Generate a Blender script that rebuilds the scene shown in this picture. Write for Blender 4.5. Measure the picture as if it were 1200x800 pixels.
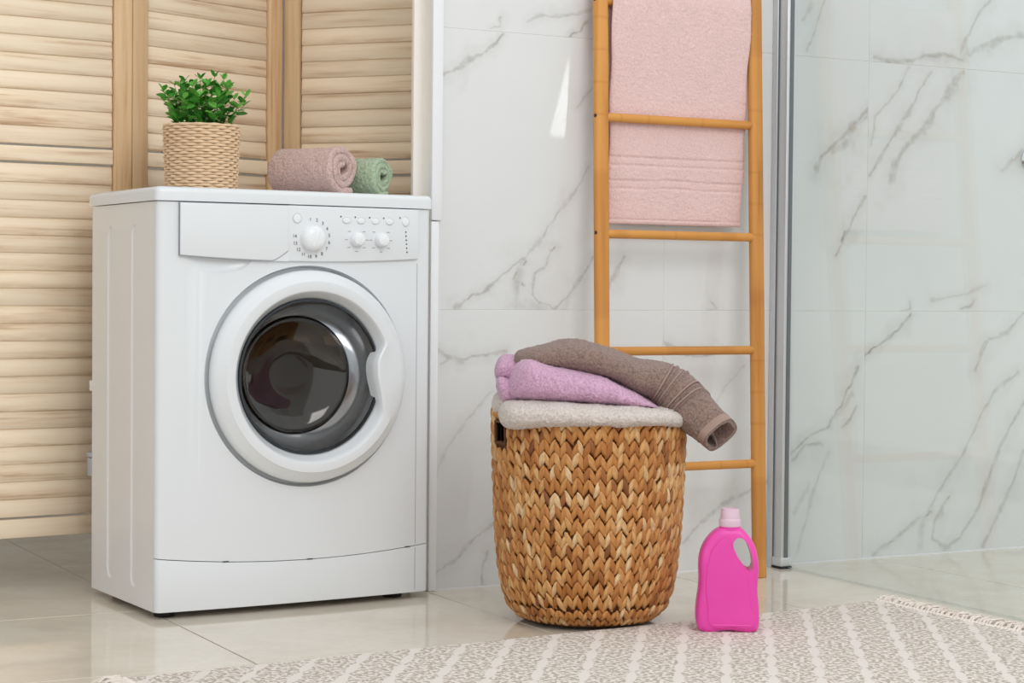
import bpy, bmesh, math, random
from mathutils import Vector, Matrix, noise

for o in list(bpy.data.objects):
    bpy.data.objects.remove(o)
random.seed(7)
SC = bpy.context.scene
COL = SC.collection
PI = math.pi

# ------------------------------------------------------------------ camera
cam_data = bpy.data.cameras.new('camera')
cam_data.sensor_width = 36.0
cam_data.lens = 67.64
cam_data.clip_start = 0.05
cam = bpy.data.objects.new('camera', cam_data)
COL.objects.link(cam)
FW = Vector((0.47217005, 0.88107865, -0.02749268))
RT = Vector((0.88149332, -0.47210959, 0.00905918))
UP = Vector((0.00499771, 0.02851209, 0.99958095))
M = Matrix((RT, UP, -FW)).transposed().to_4x4()
M.translation = Vector((0.0, -3.6907, 0.64674))
cam.matrix_world = M
SC.camera = cam

# ------------------------------------------------------------------ world and lights
world = bpy.data.worlds.new('world')
SC.world = world
world.use_nodes = True
bg = world.node_tree.nodes['Background']
bg.inputs[0].default_value = (0.97, 0.985, 1.0, 1)
bg.inputs[1].default_value = 1.06


def area_light(name, loc, target, size, size_y, power, color=(1, 1, 1)):
    d = bpy.data.lights.new(name, 'AREA')
    d.shape = 'RECTANGLE'
    d.size = size
    d.size_y = size_y
    d.energy = power
    d.color = color
    o = bpy.data.objects.new(name, d)
    COL.objects.link(o)
    o.location = loc
    o.rotation_euler = (Vector(target) - Vector(loc)).to_track_quat('-Z', 'Y').to_euler()
    return o


area_light('key_light', (1.7, -3.9, 3.1), (1.9, 0.0, 0.5), 1.7, 1.7, 44, (1.0, 0.985, 0.965))

area_light('closet_fill', (0.9, 1.1, 2.46), (0.9, 1.1, 0.0), 0.5, 0.5, 2.5, (1.0, 0.97, 0.93))  # added fill, no real fixture; brightens the room behind the screen

VS = SC.view_settings
VS.view_transform = 'Standard'
VS.look = 'None'
VS.exposure = 0.0
VS.gamma = 1.0
VS.use_curve_mapping = False


# ------------------------------------------------------------------ helpers: nodes and materials
class NT:
    def __init__(self, mat):
        self.t = mat.node_tree
        self.n = self.t.nodes
        self.l = self.t.links

    def node(self, kind, **kw):
        nd = self.n.new(kind)
        for k, v in kw.items():
            setattr(nd, k, v)
        return nd

    def link(self, a, b):
        self.l.new(a, b)

    def setin(self, sock, v):
        if hasattr(v, 'is_linked') or isinstance(v, bpy.types.NodeSocket):
            self.l.new(v, sock)
        else:
            sock.default_value = v

    def math(self, op, a, b=None, c=None, clamp=False):
        nd = self.node('ShaderNodeMath', operation=op, use_clamp=clamp)
        self.setin(nd.inputs[0], a)
        if b is not None:
            self.setin(nd.inputs[1], b)
        if c is not None:
            self.setin(nd.inputs[2], c)
        return nd.outputs[0]

    def vmath(self, op, a, b=None, scale=None):
        nd = self.node('ShaderNodeVectorMath', operation=op)
        self.setin(nd.inputs[0], a)
        if b is not None:
            self.setin(nd.inputs[1], b)
        if scale is not None:
            self.setin(nd.inputs['Scale'], scale)
        return nd.outputs['Value'] if op in ('DOT_PRODUCT', 'LENGTH', 'DISTANCE') else nd.outputs[0]

    def noise(self, vec, scale, detail=2.0, rough=0.5):
        nd = self.node('ShaderNodeTexNoise')
        self.setin(nd.inputs['Vector'], vec)
        nd.inputs['Scale'].default_value = scale
        nd.inputs['Detail'].default_value = detail
        nd.inputs['Roughness'].default_value = rough
        return nd

    def maprange(self, v, a, b, c=0.0, d=1.0, smooth=False):
        nd = self.node('ShaderNodeMapRange')
        if smooth:
            nd.interpolation_type = 'SMOOTHSTEP'
        self.setin(nd.inputs[0], v)
        for i, x in enumerate((a, b, c, d)):
            self.setin(nd.inputs[1 + i], x)
        return nd.outputs[0]

    def ramp(self, fac, stops):
        nd = self.node('ShaderNodeValToRGB')
        self.setin(nd.inputs[0], fac)
        cr = nd.color_ramp
        while len(cr.elements) < len(stops):
            cr.elements.new(0.5)
        for e, (p, c) in zip(cr.elements, stops):
            e.position = p
            e.color = tuple(c) + (1,)
        return nd.outputs[0]

    def mix(self, fac, a, b, blend='MIX'):
        nd = self.node('ShaderNodeMix', data_type='RGBA', blend_type=blend)
        self.setin(nd.inputs[0], fac)
        for i, v in ((6, a), (7, b)):
            if isinstance(v, bpy.types.NodeSocket):
                self.l.new(v, nd.inputs[i])
            else:
                nd.inputs[i].default_value = tuple(v) + (1,)
        return nd.outputs[2]

    def bump(self, height, strength=0.3, dist=0.002):
        nd = self.node('ShaderNodeBump')
        nd.inputs['Strength'].default_value = strength
        nd.inputs['Distance'].default_value = dist
        self.l.new(height, nd.inputs['Height'])
        return nd.outputs[0]


def srgb(r, g, b):
    def f(c):
        c /= 255.0
        return c / 12.92 if c <= 0.04045 else ((c + 0.055) / 1.055) ** 2.4
    return (f(r), f(g), f(b))


def new_mat(name, color=(0.8, 0.8, 0.8), rough=0.5, metal=0.0, spec=0.5, coat=0.0):
    m = bpy.data.materials.new(name)
    m.use_nodes = True
    b = m.node_tree.nodes['Principled BSDF']
    b.inputs['Base Color'].default_value = tuple(color) + (1,)
    b.inputs['Roughness'].default_value = rough
    b.inputs['Metallic'].default_value = metal
    b.inputs['Specular IOR Level'].default_value = spec
    b.inputs['Coat Weight'].default_value = coat
    return m, NT(m), b


def plain(name, color, rough=0.5, metal=0.0, spec=0.5, var=0.03):
    m, t, b = new_mat(name, color, rough, metal, spec)
    g = t.node('ShaderNodeTexCoord')
    n = t.noise(g.outputs['Object'], 9.0, 3)
    lo = tuple(c * (1 - var) for c in color)
    hi = tuple(min(1, c * (1 + var)) for c in color)
    t.link(t.mix(n.outputs[0], lo, hi), b.inputs['Base Color'])
    return m


def terry(name, color, dark=0.72, scale=420.0, strength=0.7):
    m, t, b = new_mat(name, color, 0.95, 0, 0.1)
    g = t.node('ShaderNodeTexCoord')
    n = t.noise(g.outputs['Object'], scale, 3, 0.6)
    n2 = t.noise(g.outputs['Object'], 25.0, 2)
    f = t.maprange(n.outputs[0], 0.34, 0.60)
    c = t.mix(f, tuple(x * dark for x in color), color)
    c2 = t.mix(t.maprange(n2.outputs[0], 0.3, 0.7, 0.0, 0.14), c, tuple(x * 0.75 for x in color))
    t.link(c2, b.inputs['Base Color'])
    t.link(t.bump(n.outputs[0], strength, 0.004), b.inputs['Normal'])
    b.inputs['Sheen Weight'].default_value = 0.25
    b.inputs['Sheen Roughness'].default_value = 0.5
    return m


def wood(name, light, mid, dark, grain=1.0, rough=0.6, edge=0.0, rings=0.0):
    """grain runs along object X; every piece takes its own offset and tone"""
    m, t, b = new_mat(name, mid, rough, 0, 0.3)
    g = t.node('ShaderNodeTexCoord')
    oi = t.node('ShaderNodeObjectInfo')
    rnd = oi.outputs['Random']
    off = t.vmath('SCALE', (13.1, 7.7, 31.3), scale=rnd)
    p = t.vmath('ADD', g.outputs['Object'], off)
    ps = t.vmath('MULTIPLY', p, (3.0 * grain, 70.0 * grain, 70.0 * grain))
    n1 = t.noise(ps, 1.0, 5, 0.62)
    pb = t.vmath('MULTIPLY', p, (3.0, 16.0, 16.0))
    n2 = t.noise(pb, 1.0, 3, 0.55)
    c = t.ramp(n1.outputs[0], [(0.30, dark), (0.44, mid), (0.60, light)])
    c = t.mix(t.maprange(n2.outputs[0], 0.36, 0.62, 0.15, 0.85), c, light)
    n3 = t.noise(t.vmath('MULTIPLY', p, (5.0, 60.0, 60.0)), 1.0, 4, 0.7)
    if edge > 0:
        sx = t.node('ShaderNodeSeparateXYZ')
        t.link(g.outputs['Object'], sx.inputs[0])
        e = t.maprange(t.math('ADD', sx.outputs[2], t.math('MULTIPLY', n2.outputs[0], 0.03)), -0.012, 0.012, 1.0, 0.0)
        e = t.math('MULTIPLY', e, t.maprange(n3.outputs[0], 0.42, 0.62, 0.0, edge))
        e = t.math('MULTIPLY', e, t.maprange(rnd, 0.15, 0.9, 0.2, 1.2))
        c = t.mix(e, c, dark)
    if rings > 0:
        nr = t.noise(t.vmath('MULTIPLY', p, (7.0, 0.0, 0.0)), 1.0, 0)
        ring = t.maprange(t.math('ABSOLUTE', t.math('SUBTRACT', nr.outputs[0], 0.5)), 0.0, 0.016, rings, 0.0)
        c = t.mix(ring, c, dark)
    tone = t.maprange(rnd, 0.0, 1.0, 0.90, 1.04)
    hsv = t.node('ShaderNodeHueSaturation')
    t.link(tone, hsv.inputs['Value'])
    t.link(c, hsv.inputs['Color'])
    t.link(hsv.outputs[0], b.inputs['Base Color'])
    t.link(t.bump(n1.outputs[0], 0.15, 0.001), b.inputs['Normal'])
    return m


# ------------------------------------------------------------------ helpers: meshes
class MB:
    """collects verts and faces of one mesh"""

    def __init__(self):
        self.v = []
        self.f = []
        self.c = []

    def add(self, vs, fs):
        o = len(self.v)
        self.v += [tuple(p) for p in vs]
        self.f += [tuple(i + o for i in f) for f in fs]
        return self

    def box(self, x0, x1, y0, y1, z0, z1):
        return self.add([(x0, y0, z0), (x1, y0, z0), (x1, y1, z0), (x0, y1, z0),
                         (x0, y0, z1), (x1, y0, z1), (x1, y1, z1), (x0, y1, z1)],
                        [(3, 2, 1, 0), (4, 5, 6, 7), (0, 1, 5, 4), (1, 2, 6, 5), (2, 3, 7, 6), (3, 0, 4, 7)])

    def bbox(self, x0, x1, y0, y1, z0, z1, r=0.003, seg=2):
        bm = bmesh.new()
        bmesh.ops.create_cube(bm, size=1.0)
        for v in bm.verts:
            v.co = ((x0 + x1) / 2 + v.co.x * (x1 - x0), (y0 + y1) / 2 + v.co.y * (y1 - y0), (z0 + z1) / 2 + v.co.z * (z1 - z0))
        bmesh.ops.bevel(bm, geom=list(bm.edges), offset=r, segments=seg, profile=0.5, affect='EDGES')
        bm.verts.index_update()
        self.add([v.co[:] for v in bm.verts], [[v.index for v in f.verts] for f in bm.faces])
        bm.free()
        return self

    def tube(self, pts, radii, seg=12, cap=True):
        if not isinstance(radii, (list, tuple)):
            radii = [radii] * len(pts)
        pts = [Vector(p) for p in pts]
        vs = []
        prev = None
        for i, p in enumerate(pts):
            d = (pts[min(i + 1, len(pts) - 1)] - pts[max(i - 1, 0)]).normalized()
            if prev is None:
                a = Vector((0, 0, 1)) if abs(d.z) < 0.9 else Vector((1, 0, 0))
                x = d.cross(a).normalized()
            else:
                x = (prev - d * prev.dot(d)).normalized()
            prev = x
            y = d.cross(x)
            for k in range(seg):
                a = 2 * PI * k / seg
                vs.append(p + (x * math.cos(a) + y * math.sin(a)) * radii[i])
        fs = []
        for i in range(len(pts) - 1):
            for k in range(seg):
                k2 = (k + 1) % seg
                fs.append((i * seg + k, i * seg + k2, (i + 1) * seg + k2, (i + 1) * seg + k))
        if cap:
            fs.append(tuple(reversed(range(seg))))
            fs.append(tuple((len(pts) - 1) * seg + k for k in range(seg)))
        return self.add(vs, fs)

    def lathe(self, prof, seg=48, axis='z', center=(0, 0, 0), closed=False):
        """prof: (radius, height); axis z is up, axis y points along +Y"""
        vs = []
        for r, h in prof:
            for k in range(seg):
                a = 2 * PI * k / seg
                if axis == 'z':
                    vs.append((center[0] + r * math.cos(a), center[1] + r * math.sin(a), center[2] + h))
                else:
                    vs.append((center[0] + r * math.cos(a), center[1] + h, center[2] + r * math.sin(a)))
        fs = []
        n = len(prof)
        for i in range(n if closed else n - 1):
            j = (i + 1) % n
            for k in range(seg):
                k2 = (k + 1) % seg
                fs.append((i * seg + k, i * seg + k2, j * seg + k2, j * seg + k))
        return self.add(vs, fs)

    def mesh(self, name, smooth=40):
        me = bpy.data.meshes.new(name)
        me.from_pydata(self.v, [], self.f)
        me.validate()
        bm = bmesh.new()
        bm.from_mesh(me)
        bmesh.ops.remove_doubles(bm, verts=bm.verts, dist=1e-6)
        bmesh.ops.recalc_face_normals(bm, faces=bm.faces)
        bm.to_mesh(me)
        bm.free()
        if smooth:
            me.shade_smooth()
            me.set_sharp_from_angle(angle=math.radians(smooth))
        return me


def as_mesh(x, name, smooth=40):
    return x.mesh(name, smooth) if isinstance(x, MB) else x


def link(name, data, mat=None, parent=None, loc=None, rot=None):
    data = as_mesh(data, name)
    o = bpy.data.objects.new(name, data)
    COL.objects.link(o)
    if mat is not None and len(data.materials) == 0:
        data.materials.append(mat)
    if parent is not None:
        o.parent = parent
    if loc is not None:
        o.location = loc
    if rot is not None:
        o.rotation_euler = rot
    return o


def tag(o, label, cat, group=None):
    o['label'] = label
    o['category'] = cat
    if group:
        o['group'] = group
    return o


def thing(name, label, cat, loc=(0, 0, 0), rz=0.0, group=None):
    o = bpy.data.objects.new(name, None)
    COL.objects.link(o)
    o.empty_display_size = 0.1
    o.location = loc
    o.rotation_euler = (0, 0, rz)
    return tag(o, label, cat, group)


def struct(name, data, mat, label=None, cat=None):
    o = link(name, data, mat)
    o['kind'] = 'structure'
    if label:
        o['label'] = label
        o['category'] = cat
    return o


def boolean(me, cutters, op='DIFFERENCE'):
    """returns a new mesh: me minus each cutter; helper objects are removed again"""
    a = bpy.data.objects.new('work_piece', me)
    COL.objects.link(a)
    cs = []
    for c in cutters:
        o = bpy.data.objects.new('cutter', c)
        COL.objects.link(o)
        cs.append(o)
        md = a.modifiers.new('b', 'BOOLEAN')
        md.operation = op
        md.solver = 'EXACT'
        md.object = o
    dg = bpy.context.evaluated_depsgraph_get()
    dg.update()
    out = bpy.data.meshes.new_from_object(a.evaluated_get(dg))
    for o in cs + [a]:
        bpy.data.objects.remove(o)
    out.shade_smooth()
    out.set_sharp_from_angle(angle=math.radians(35))
    return out


def curve_solid(outlines, extrude, bevel, res=3):
    """filled 2D outline (holes allowed) with thickness and rounded edges; lies in XY, thick in Z"""
    cu = bpy.data.curves.new('outline', 'CURVE')
    cu.dimensions = '2D'
    cu.fill_mode = 'BOTH'
    cu.extrude = extrude
    cu.bevel_depth = bevel
    cu.bevel_resolution = res
    cu.offset = -bevel
    for pts in outlines:
        sp = cu.splines.new('BEZIER')
        sp.bezier_points.add(len(pts) - 1)
        for bp, (x, y) in zip(sp.bezier_points, pts):
            bp.co = (x, y, 0)
            bp.handle_left_type = bp.handle_right_type = 'AUTO'
        sp.use_cyclic_u = True
        sp.resolution_u = 6
    o = bpy.data.objects.new('outline', cu)
    COL.objects.link(o)
    dg = bpy.context.evaluated_depsgraph_get()
    dg.update()
    me = bpy.data.meshes.new_from_object(o.evaluated_get(dg))
    bpy.data.objects.remove(o)
    bm = bmesh.new()
    bm.from_mesh(me)
    bmesh.ops.remove_doubles(bm, verts=bm.verts, dist=1e-5)
    bm.to_mesh(me)
    bm.free()
    me.shade_smooth()
    me.set_sharp_from_angle(angle=math.radians(50))
    return me


def fuzz(vs, normals, amp, scale, amp2=0.0, scale2=0.0):
    out = []
    for p, n in zip(vs, normals):
        d = noise.noise(p * scale) * amp
        if amp2:
            d += noise.noise(p * scale2 + Vector((3.3, 1.7, 9.1))) * amp2
        out.append(p + n * d)
    return out


def fuzz_mesh(me, amp, scale, amp2=0.0, scale2=0.0, mask=None):
    ns = [v.normal.copy() for v in me.vertices]
    for v, n in zip(me.vertices, ns):
        k = 1.0 if mask is None else mask(v.co)
        d = noise.noise(v.co * scale) * amp * k
        if amp2:
            d += noise.noise(v.co * scale2 + Vector((3.3, 1.7, 9.1))) * amp2
        v.co = v.co + n * d
    me.update()
    return me


def interp(keys, x):
    if x <= keys[0][0]:
        return keys[0][1]
    for (a, va), (b, vb) in zip(keys, keys[1:]):
        if x <= b:
            s = (x - a) / (b - a)
            s = s * s * (3 - 2 * s)
            return va + (vb - va) * s
    return keys[-1][1]


def lerp_keys(keys, x):
    """Catmull-Rom through the keys"""
    n = len(keys)
    if x <= keys[0][0]:
        return keys[0][1]
    if x >= keys[-1][0]:
        return keys[-1][1]
    for i in range(n - 1):
        if keys[i][0] <= x <= keys[i + 1][0]:
            x0, p1 = keys[i]
            x1, p2 = keys[i + 1]
            s = (x - x0) / (x1 - x0)
            m1 = (p2 - keys[max(i - 1, 0)][1]) / max(1e-9, (x1 - keys[max(i - 1, 0)][0])) * (x1 - x0)
            m2 = (keys[min(i + 2, n - 1)][1] - p1) / max(1e-9, (keys[min(i + 2, n - 1)][0] - x0)) * (x1 - x0)
            return ((2 * s ** 3 - 3 * s ** 2 + 1) * p1 + (s ** 3 - 2 * s ** 2 + s) * m1
                    + (-2 * s ** 3 + 3 * s ** 2) * p2 + (s ** 3 - s ** 2) * m2)


# ------------------------------------------------------------------ materials of the setting
def marble(name, veins):
    m, t, b = new_mat(name, srgb(228, 229, 228), 0.025, 0, 0.5)
    geo = t.node('ShaderNodeNewGeometry')
    pos = geo.outputs['Position']
    n1 = t.noise(pos, 14.0, 3, 0.6)
    n2 = t.noise(pos, 60.0, 2, 0.6)
    w = t.vmath('SUBTRACT', n1.outputs['Color'], (0.5, 0.5, 0.5))
    w2 = t.vmath('SUBTRACT', n2.outputs['Color'], (0.5, 0.5, 0.5))
    p = t.vmath('ADD', pos, t.vmath('SCALE', w, scale=0.022))
    p = t.vmath('ADD', p, t.vmath('SCALE', w2, scale=0.008))
    p = t.vmath('MULTIPLY', p, (1, 0, 1))
    wmod = t.maprange(t.noise(pos, 17.0, 2).outputs[0], 0.32, 0.66, 0.45, 1.7)
    acc = None
    for s, wid, pts in veins:
        for (ax, az), (bx, bz) in zip(pts, pts[1:]):
            ba = Vector((bx - ax, 0, bz - az))
            L2 = max(ba.length_squared, 1e-8)
            pa = t.vmath('SUBTRACT', p, (ax, 0, az))
            h = t.math('MULTIPLY', t.vmath('DOT_PRODUCT', pa, tuple(ba)), 1.0 / L2, clamp=True)
            d = t.vmath('LENGTH', t.vmath('SUBTRACT', pa, t.vmath('SCALE', tuple(ba), scale=h)))
            d = t.math('MULTIPLY', d, wmod)
            core = t.maprange(d, 0.0, wid * 3.0, s * 0.85, 0.0, smooth=True)
            halo = t.maprange(d, 0.0, wid * 13.0, s * 0.22, 0.0, smooth=True)
            g = t.math('MAXIMUM', core, halo)
            acc = g if acc is None else t.math('MAXIMUM', acc, g)
    cloud = t.noise(pos, 3.0, 3)
    base = t.mix(cloud.outputs[0], srgb(219, 222, 223), srgb(228, 229, 229))
    if acc is not None:
        brk = t.noise(pos, 38.0, 3, 0.65)
        acc = t.math('MULTIPLY', acc, t.maprange(brk.outputs[0], 0.3, 0.62, 0.35, 1.15))
        vc = t.mix(t.maprange(n2.outputs[0], 0.4, 0.6), srgb(122, 120, 116), srgb(150, 138, 120))
        base = t.mix(acc, base, vc)
    t.link(base, b.inputs['Base Color'])
    return m


VEINS = {
    (0, 0): [
        (0.5, 0.0027, [(1.794, 0.514), (1.821, 0.499), (1.854, 0.492), (1.895, 0.503), (1.965, 0.509)]),
        (0.4, 0.0024, [(1.805, 0.485), (1.833, 0.499)]),
        (0.32, 0.0022, [(1.929, 0.425), (1.896, 0.392), (1.855, 0.341), (1.815, 0.291), (1.795, 0.248)]),
        (0.42, 0.003, [(1.961, 0.152), (1.94, 0.138), (1.89, 0.108), (1.841, 0.062), (1.793, 0.032)]),
        (0.5, 0.0024, [(1.924, 0.078), (1.914, 0.051), (1.91, 0.003)]),
    ],
    (0, 1): [
        (0.6, 0.0029, [(1.799, 1.095), (1.838, 1.114), (1.874, 1.136), (1.93, 1.172), (1.95, 1.194)]),
        (0.55, 0.0024, [(1.838, 0.604), (1.877, 0.626), (1.904, 0.637), (1.935, 0.661), (1.97, 0.689), (2.008, 0.712)]),
        (0.42, 0.0024, [(2.008, 0.712), (2.043, 0.756), (2.082, 0.799), (2.12, 0.851), (2.146, 0.88), (2.167, 0.919)]),
        (0.4, 0.0028, [(2.139, 1.048), (2.172, 1.093)]),
        (0.4, 0.0065, [(2.001, 0.699), (1.989, 0.662), (1.985, 0.61)]),
        (0.3, 0.0112, [(1.99, 0.613), (2.062, 0.604)]),
        (0.5, 0.0024, [(2.082, 0.739), (2.063, 0.719), (2.055, 0.696), (2.031, 0.681), (2.025, 0.634), (2.045, 0.615), (2.084, 0.606), (2.122, 0.635), (2.148, 0.667), (2.183, 0.715)]),
        (0.9, 0.0023, [(2.012, 0.707), (2.006, 0.697)]),
        (0.8, 0.0023, [(2.082, 0.739), (2.074, 0.734)]),
        (0.7, 0.0019, [(2.002, 0.656), (2.006, 0.653)]),
        (0.6, 0.0019, [(1.989, 0.677), (1.981, 0.667)]),
        (0.25, 0.0076, [(2.122, 0.635), (2.11, 0.604)]),
        (0.45, 0.0038, [(2.26, 0.718), (2.241, 0.687), (2.223, 0.652)]),
    ],
    (0, 2): [
        (0.5, 0.002, [(1.919, 1.206), (1.942, 1.21), (1.946, 1.232)]),
        (0.4, 0.0021, [(2.009, 1.229), (2.045, 1.241), (2.115, 1.249), (2.167, 1.264)]),
        (0.7, 0.0023, [(2.116, 1.204), (2.142, 1.213), (2.155, 1.235)]),
    ],
    (1, 0): [
        (0.55, 0.0031, [(2.374, 0.526), (2.409, 0.508), (2.456, 0.496), (2.508, 0.503)]),
        (0.35, 0.0029, [(2.393, 0.512), (2.449, 0.512)]),
        (0.25, 0.0024, [(2.592, 0.473), (2.535, 0.42), (2.505, 0.371)]),
        (0.5, 0.004, [(2.625, 0.187), (2.57, 0.167), (2.52, 0.141), (2.478, 0.112)]),
        (0.4, 0.0026, [(2.478, 0.112), (2.441, 0.078), (2.404, 0.055)]),
        (0.45, 0.0026, [(2.625, 0.187), (2.683, 0.206)]),
        (0.7, 0.0027, [(2.729, 0.263), (2.781, 0.3), (2.834, 0.321), (2.874, 0.373), (2.926, 0.463)]),
        (0.6, 0.0027, [(2.877, 0.32), (2.902, 0.342), (2.922, 0.372)]),
        (0.35, 0.0072, [(2.846, 0.329), (2.907, 0.4)]),
        (0.5, 0.0033, [(2.735, 0.249), (2.771, 0.28), (2.817, 0.281)]),
        (0.35, 0.0031, [(2.842, 0.264), (2.813, 0.21), (2.789, 0.151), (2.751, 0.025)]),
        (0.35, 0.0041, [(2.737, 0.121), (2.783, 0.186)]),
    ],
    (1, 1): [
        (0.7, 0.0041, [(2.793, 0.936), (2.808, 0.965), (2.848, 0.999), (2.89, 1.036), (2.943, 1.085)]),
        (0.5, 0.0083, [(2.84, 0.979), (2.876, 1.005)]),
        (0.4, 0.0031, [(2.901, 1.038), (2.946, 1.073)]),
        (0.55, 0.0031, [(2.939, 0.876), (2.914, 0.835), (2.894, 0.801), (2.87, 0.76), (2.855, 0.737)]),
        (0.9, 0.0031, [(2.879, 0.789), (2.872, 0.768)]),
        (0.4, 0.0024, [(2.496, 0.621), (2.511, 0.608), (2.485, 0.598)]),
    ],
    (1, 2): [
        (0.4, 0.0031, [(2.814, 1.345), (2.788, 1.275), (2.761, 1.213)]),
        (0.35, 0.0036, [(2.769, 1.321), (2.745, 1.284)]),
    ],
    (2, 0): [
        (0.75, 0.0027, [(2.944, 0.49), (2.967, 0.508), (3.0, 0.526), (3.05, 0.56), (3.086, 0.593)]),
        (0.5, 0.004, [(3.339, 0.533), (3.312, 0.493), (3.291, 0.455)]),
        (0.45, 0.0029, [(3.434, 0.449), (3.401, 0.427), (3.356, 0.398), (3.307, 0.33), (3.261, 0.25), (3.194, 0.17), (3.131, 0.084)]),
        (0.5, 0.0038, [(3.456, 0.372), (3.379, 0.262), (3.311, 0.113), (3.255, 0.033), (3.208, 0.014), (3.159, 0.038), (3.169, 0.082), (3.214, 0.139)]),
        (0.35, 0.0086, [(3.136, 0.088), (3.124, 0.021)]),
        (0.9, 0.0027, [(3.155, 0.108), (3.144, 0.098)]),
        (0.7, 0.0027, [(3.217, 0.141), (3.209, 0.133)]),
        (0.45, 0.0036, [(3.459, 0.244), (3.401, 0.125), (3.352, 0.051), (3.325, 0.007)]),
        (0.35, 0.0044, [(3.346, 0.181), (3.319, 0.139)]),
        (0.5, 0.0028, [(2.978, 0.01), (3.046, 0.044), (3.12, 0.093)]),
        (0.45, 0.0029, [(3.451, 0.594), (3.387, 0.542), (3.325, 0.525), (3.301, 0.487)]),
    ],
    (2, 1): [
        (0.45, 0.0027, [(2.955, 1.0), (2.967, 1.068), (3.003, 1.103), (3.031, 1.133), (3.067, 1.191)]),
        (0.55, 0.0032, [(3.137, 1.191), (3.108, 1.148), (3.069, 1.084), (3.025, 1.026), (2.984, 0.972), (2.949, 0.926)]),
        (0.5, 0.006, [(3.237, 1.191), (3.186, 1.136), (3.134, 1.064), (3.076, 1.016), (3.034, 0.968), (3.014, 0.912)]),
        (0.45, 0.0045, [(3.451, 1.017), (3.406, 0.989), (3.372, 0.954)]),
        (0.6, 0.0026, [(3.243, 0.602), (3.268, 0.608), (3.287, 0.627)]),
        (0.35, 0.0024, [(3.15, 0.627), (3.256, 0.644), (3.331, 0.664)]),
        (0.6, 0.0023, [(3.06, 0.601), (3.083, 0.605), (3.08, 0.624)]),
    ],
    (2, 2): [
        (0.6, 0.0042, [(2.962, 1.209), (3.001, 1.204), (3.072, 1.206), (3.117, 1.226), (3.176, 1.234), (3.236, 1.221)]),
        (0.3, 0.0108, [(3.106, 1.223), (3.242, 1.227)]),
        (0.5, 0.0033, [(3.231, 1.239), (3.273, 1.32), (3.316, 1.376), (3.335, 1.408)]),
        (0.5, 0.0049, [(3.258, 1.239), (3.324, 1.269), (3.388, 1.288), (3.45, 1.301)]),
    ],

}

# ------------------------------------------------------------------ the setting
M_grout = plain('tile_grout', srgb(240, 239, 236), 0.8)
M_wallpaint = plain('white_wall_paint', srgb(236, 234, 230), 0.7)
M_trim = plain('white_lacquer_trim', srgb(238, 240, 244), 0.35)
M_jamb = plain('cream_jamb_paint', srgb(240, 236, 229), 0.45)
M_floorgrout = plain('floor_grout', srgb(122, 114, 104), 0.8)

m, t, b = new_mat('polished_beige_porcelain', srgb(214, 204, 188), 0.06, 0, 0.5)
geo = t.node('ShaderNodeNewGeometry')
oi = t.node('ShaderNodeObjectInfo')
n = t.noise(geo.outputs['Position'], 5.0, 5, 0.6)
n2 = t.noise(geo.outputs['Position'], 45.0, 3, 0.6)
c = t.ramp(n.outputs[0], [(0.3, srgb(214, 204, 187)), (0.5, srgb(224, 215, 199)), (0.7, srgb(230, 222, 208))])
c = t.mix(t.maprange(n2.outputs[0], 0.4, 0.7, 0, 0.12), c, srgb(190, 178, 158))
t.link(c, b.inputs['Base Color'])
M_floor = m

XJ = [1.793, 2.367, 2.945, 3.525, 4.105, 4.685]
ZJ = [0.0, 0.6, 1.2, 1.8, 2.4]
WT = 0.13

# back wall: core with a doorway beside it, marble tiles in front
wb = MB()
wb.box(XJ[0], XJ[-1], 0.0012, WT, 0.0, 2.6)
wb.box(-2.5, -1.0, 0.011, WT, 0.0, 2.6)
wb.box(-1.0, XJ[0], 0.011, WT, 2.1, 2.6)
wall_back = struct('wall_back', wb, M_grout)
for i in range(len(XJ) - 1):
    for j in range(len(ZJ) - 1):
        g = 0.0004
        tm = MB().bbox(XJ[i] + g, XJ[i + 1] - g, 0.0, 0.009, ZJ[j] + (g if j else 0.003), ZJ[j + 1] - g, 0.0008, 1)
        mt = marble('marble_tile_%d_%d' % (i, j), VEINS.get((i, j), []))
        link('tile', tm.mesh('tile', 30), mt, wall_back)
# base joint along the foot of the wall
struct('trim_3', MB().box(XJ[0], XJ[-1], -0.0015, 0.0, 0.0, 0.0035), M_trim)

# room behind the doorway
struct('wall_far', MB().box(-1.6, 2.7, 1.75, 1.85, 0, 2.5), M_wallpaint)
struct('wall_closet_left', MB().box(-1.7, -1.6, 0.0, 1.85, 0, 2.5), M_wallpaint)
struct('wall_closet_right', MB().box(2.7, 2.8, WT, 1.85, 0, 2.5), M_wallpaint)
struct('ceiling', MB().box(-1.7, 2.8, WT, 1.85, 2.5, 2.6), M_wallpaint)

# jamb lining and casing of the doorway
struct('trim_1', MB().bbox(1.7585, 1.793, 0.045, 0.056, 0.0, 2.1, 0.0015), M_jamb)
struct('trim_4', MB().box(1.783, 1.793, 0.004, 0.045, 0.0, 2.1), M_jamb)
tr = MB()
tr.bbox(1.7765, 1.8015, -0.011, 0.004, 0.79, 2.16, 0.0025)
tr.bbox(1.7765, 1.7955, -0.009, 0.004, 0.0, 0.788, 0.0025)
struct('trim_2', tr, M_trim)

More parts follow.
